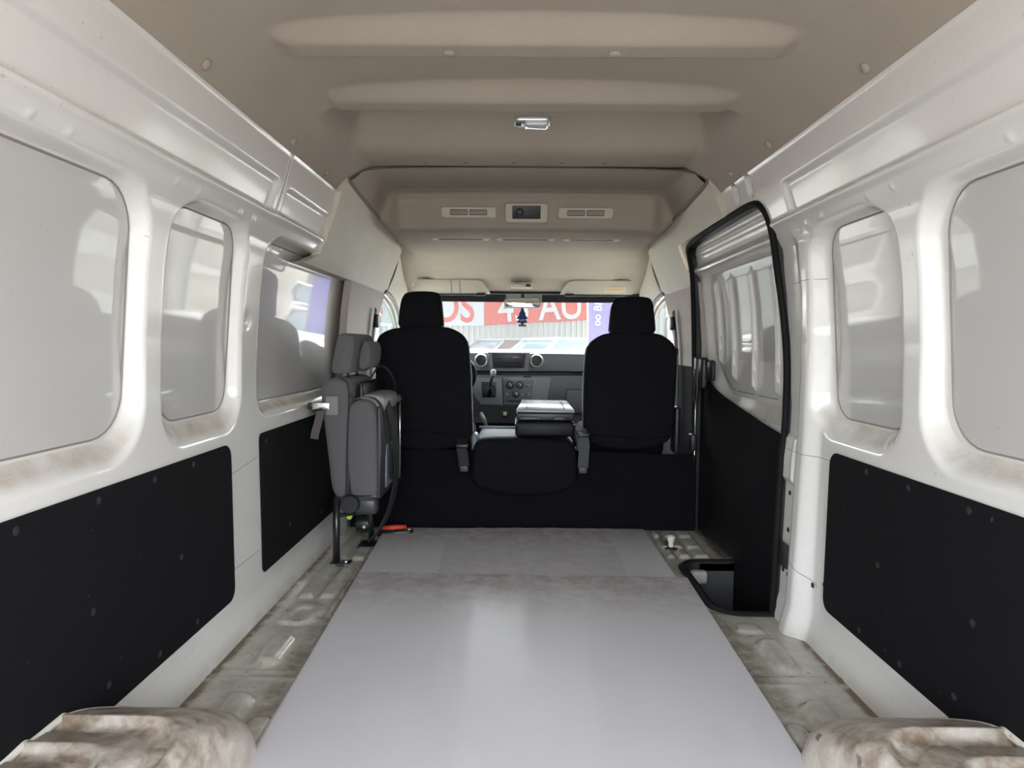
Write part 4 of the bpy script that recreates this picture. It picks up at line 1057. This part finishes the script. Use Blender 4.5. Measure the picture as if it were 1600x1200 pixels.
# front seat belts on the B pillars
for side, par, w in ((-1, bpl, 'left'), (1, bpr, 'right')):
    ribbon('seat_belt', [(side*.775, 3.52, 1.02), (side*.785, 3.50, .9), (side*.792, 3.48, .75), (side*.79, 3.46, .4)], .045, .003, STRAP, par, side=(0, 1, 0))
    box('belt_anchor', (side*.770, 3.52, .955), (.02, .05, .07), BLACKP, par, .008); box('belt_guide', (side*.785, 3.49, .81), (.02, .05, .035), BLACKP, par, .006)

# ------------------------------------------------------------------ outside
GZ = -.72
gm = mat('asphalt', (.12, .112, .105), .9, var=.25, vscale=1.5, bump=.3, bscale=60)
g = obj('ground', me_data([(-60, -60, GZ), (60, -60, GZ), (60, 60, GZ), (-60, 60, GZ)], [(0, 1, 2, 3)]), gm); tag(g, 'grey paved car yard ground', kind='structure')
ap = box('bounce_strip', (0, 6.6, GZ+.01), (32, 7.0, .03), mat('bounce_concrete', (.55, .53, .49), .85, var=.2, vscale=1.2), None, .004); ap.name = 'floor_3'; tag(ap, 'pale concrete strip ahead of the van, unseen, added to bounce light in', kind='structure')  # added pale ground, out of view, bounces daylight up into the cab
ev = box('skyshade', (-.5, 13.0, 2.62), (8.4, 6.0, .10), mat('skyshade_grey', (.30, .30, .30), .7), None, .01); ev.name = 'trim_9'; tag(ev, 'grey canopy roof, unseen, added to shade the parked cars and wall', kind='structure')  # unseen roof slab added to keep sky light off the wall and cars
for xx in (-4.5, 3.5): box('skyshade_post', (xx, 10.15, .95), (.14, .14, 3.3), mat('post_grey', (.3, .3, .3), .5), ev, .01)
# corrugated wall
wx = []; xx = -4.6
while xx < 3.5: wx += [(xx, 0), (xx+.075, 0), (xx+.09, .03), (xx+.115, .03)]; xx += .13
P = np.array([[(x, 16.0-d, GZ+z*.82) for z in range(5)] for x, d in wx])
cw = obj('corrugated_wall', np_grid(P), mat('cladding_dimmed', (.38, .385, .37), .5, var=.1, vscale=.8)); cw.name = 'wall_front'; cw.data.set_sharp_from_angle(angle=R(20)); tag(cw, 'pale ribbed metal wall across the yard', kind='structure')  # wall colour set darker, the yard's shade is put into it
SB = mat('banner_white_dimmed', (.42, .45, .49), .6); SR = mat('banner_red_dimmed', (.46, .06, .042), .6); SW = mat('print_white_dimmed', (.46, .47, .49), .6); SRT = mat('print_red_dimmed', (.46, .06, .042), .6)  # sheet and lettering colours darkened, shade put into the base colour
RX = Matrix.Rotation(R(90), 3, 'X')
def banner(name, ol, m, label, words):
    root = empty('banner', (ol[0][0], 15.9, ol[0][1])); tag(root, label, 'banner')
    slab('sheet', ol, .02, lambda a, b, d: (a, 15.949+d, b), m, root, 0)
    for (s, size, x, z, mt, rot, sx) in words:
        t = text('lettering', s, size, mt, (x, 15.94, z), Matrix.Rotation(R(-rot), 3, 'Y') @ RX @ Matrix.Diagonal((sx, 1, 1)), root, .004, .012*size)
    return root
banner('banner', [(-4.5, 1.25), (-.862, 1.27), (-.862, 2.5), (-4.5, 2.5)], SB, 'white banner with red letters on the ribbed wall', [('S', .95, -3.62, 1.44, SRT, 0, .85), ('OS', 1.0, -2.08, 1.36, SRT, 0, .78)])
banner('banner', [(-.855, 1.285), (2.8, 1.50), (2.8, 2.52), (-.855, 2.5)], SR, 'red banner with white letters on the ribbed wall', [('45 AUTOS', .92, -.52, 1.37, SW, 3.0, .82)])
fl = empty('feather_flag', (1.30, 10.8, GZ)); tag(fl, 'violet feather flag with white lettering beside the parked cars', 'flag')
VI = mat('flag_violet', (.065, .055, .27), .7)
ol = [(1.10, .38), (1.75, .45), (1.80, 2.0), (1.68, 2.3), (1.38, 2.48), (1.14, 2.5), (1.05, 2.4), (1.058, 1.6)]
slab('cloth', ol, .006, lambda a, b, d: (a, 10.8+d+.02*math.sin(b*4), b), VI, fl, 0)
tube('pole', [(1.07, 10.81, GZ+.02), (1.075, 10.81, 1.0), (1.04, 10.81, 2.4), (1.14, 10.81, 2.52)], .014, CHROME, fl, 8)
box('pole_foot', (1.07, 10.8, GZ+.03), (.5, .5, .06), BLACKP, fl, .02)
RV = Matrix.Rotation(R(-86), 3, 'Y') @ RX
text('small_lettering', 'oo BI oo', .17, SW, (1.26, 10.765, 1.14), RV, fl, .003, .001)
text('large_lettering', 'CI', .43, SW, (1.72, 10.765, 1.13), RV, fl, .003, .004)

def car(px_, py_, hd, paint, glass_m, label, h=1.66):
    root = empty('car', (0, 0, 0)); tag(root, label, 'car', 'cars parked in the yard')
    L, Wd = 4.4, 1.80
    def loft(name, secs, m, smooth=True):
        P = np.array(secs); me = np_grid(P); me.set_sharp_from_angle(angle=R(45)); o = obj(name, me, m, root); return o
    # body: sections along length; x forward, closed ring of (y,z)
    def ring(w, zb, zt, r=.12):
        c = [(-w+.05, zb), (-w, zb+.15), (-w, zt-r), (-w+r*.5, zt-r*.3), (-w+r*1.6, zt), (0, zt+.02), (w-r*1.6, zt), (w-r*.5, zt-r*.3), (w, zt-r), (w, zb+.15), (w-.05, zb), (-w+.05, zb)]
        return c
    st = [(-2.2, .78, .35, .80), (-2.15, .86, .25, .98), (-1.6, .90, .22, 1.02), (0, .90, .2, 1.00), (.9, .90, .2, 1.0), (1.3, .89, .22, .98), (1.9, .86, .24, .90), (2.12, .80, .28, .80), (2.2, .68, .34, .62)]
    loft('body', [[(x, y, z) for y, z in ring(w, zb, zt)] for x, w, zb, zt in st], paint)
    for (x, i) in ((-2.2, 0), (2.2, -1)):
        w, zb, zt = st[i][1:]; obj('end_panel', me_data([(x, y, z) for y, z in ring(w, zb, zt)[:-1]], [tuple(range(11))]), paint, root)
    # greenhouse
    lo = [(-2.05, .80, .98), (-.2, .84, 1.0), (1.15, .80, .98)]; hi = [(-1.75, .62, h-.03), (-.4, .66, h), (.35, .62, h-.03)]
    vs = []
    for (x, w, z) in lo: vs += [(x, -w, z), (x, w, z)]
    for (x, w, z) in hi: vs += [(x, -w, z), (x, w, z)]
    obj('side_glass', me_data(vs, [(0, 2, 8, 6), (2, 4, 10, 8), (3, 1, 7, 9), (5, 3, 9, 11), (1, 0, 6, 7)]), glass_m, root)
    obj('windscreen', me_data([(1.15, -.78, .98), (1.15, .78, .98), (.36, .62, h-.03), (.36, -.62, h-.03)], [(0, 1, 2, 3)]), mat('screen_sky_reflection', (.25, .36, .42), .05, coat=1), root)  # windscreen's pale blue is the sky's reflection put into the base colour
    bm = bmesh.new(); bm_box(bm, (-.68, 0, h), (2.2, 1.34, .06), .03, 2); me = me_bm(bm); me.shade_smooth(); obj('roof', me, paint, root)
    for s in (-1, 1):
        for a, b in (((1.17, s*.80, .98), (.36, s*.64, h-.02)), ((-.25, s*.85, .98), (-.4, s*.67, h-.01)), ((-2.05, s*.80, .98), (-1.75, s*.63, h-.02))): o = tube('pillar', [a, b], .04, paint); o.parent = root
        o = tube('belt_rail', [(1.17, s*.80, .985), (-.2, s*.855, 1.0), (-2.05, s*.80, .985)], .02, SILVER); o.parent = root
        for x in (-1.35, 1.35):
            o = lathe('wheel', [(.0, -.09), (.20, -.10), (.22, -.11), (.33, -.10), (.34, 0), (.33, .10), (.22, .11), (.2, .10), (0, .09)], (x, s*.80, .34), (0, 1, 0), RUBBER, None, 20); o.parent = root
            o = disc('hub_cap', (x, s*.90, .34), .2, .012, (0, s, 0), SILVER); o.parent = root
        o = box('headlamp', (2.08, s*.58, .70), (.16, .28, .12), LENS, None, .03); o.parent = root
        o = box('side_mirror', (.95, s*.98, 1.05), (.10, .2, .14), paint, None, .04); o.parent = root
    o = box('grille', (2.19, 0, .62), (.05, .8, .16), BLACKP, None, .02); o.parent = root
    root.location = (px_, py_, GZ); root.rotation_euler = (0, 0, R(hd)); return root
CP = mat('car_silver', (.34, .33, .33), .3, coat=.8); CPW = mat('car_white', (.50, .50, .50), .3, coat=.8)
car(.67, 12.2, 205, CPW, mat('green_glass', (.20, .27, .27), .05, coat=1), 'white parked car nearest the violet flag')
car(-.28, 13.95, 205, CP, mat('brown_glass', (.16, .12, .11), .05, coat=1), 'silver parked car left of the white one, seen through the windscreen')
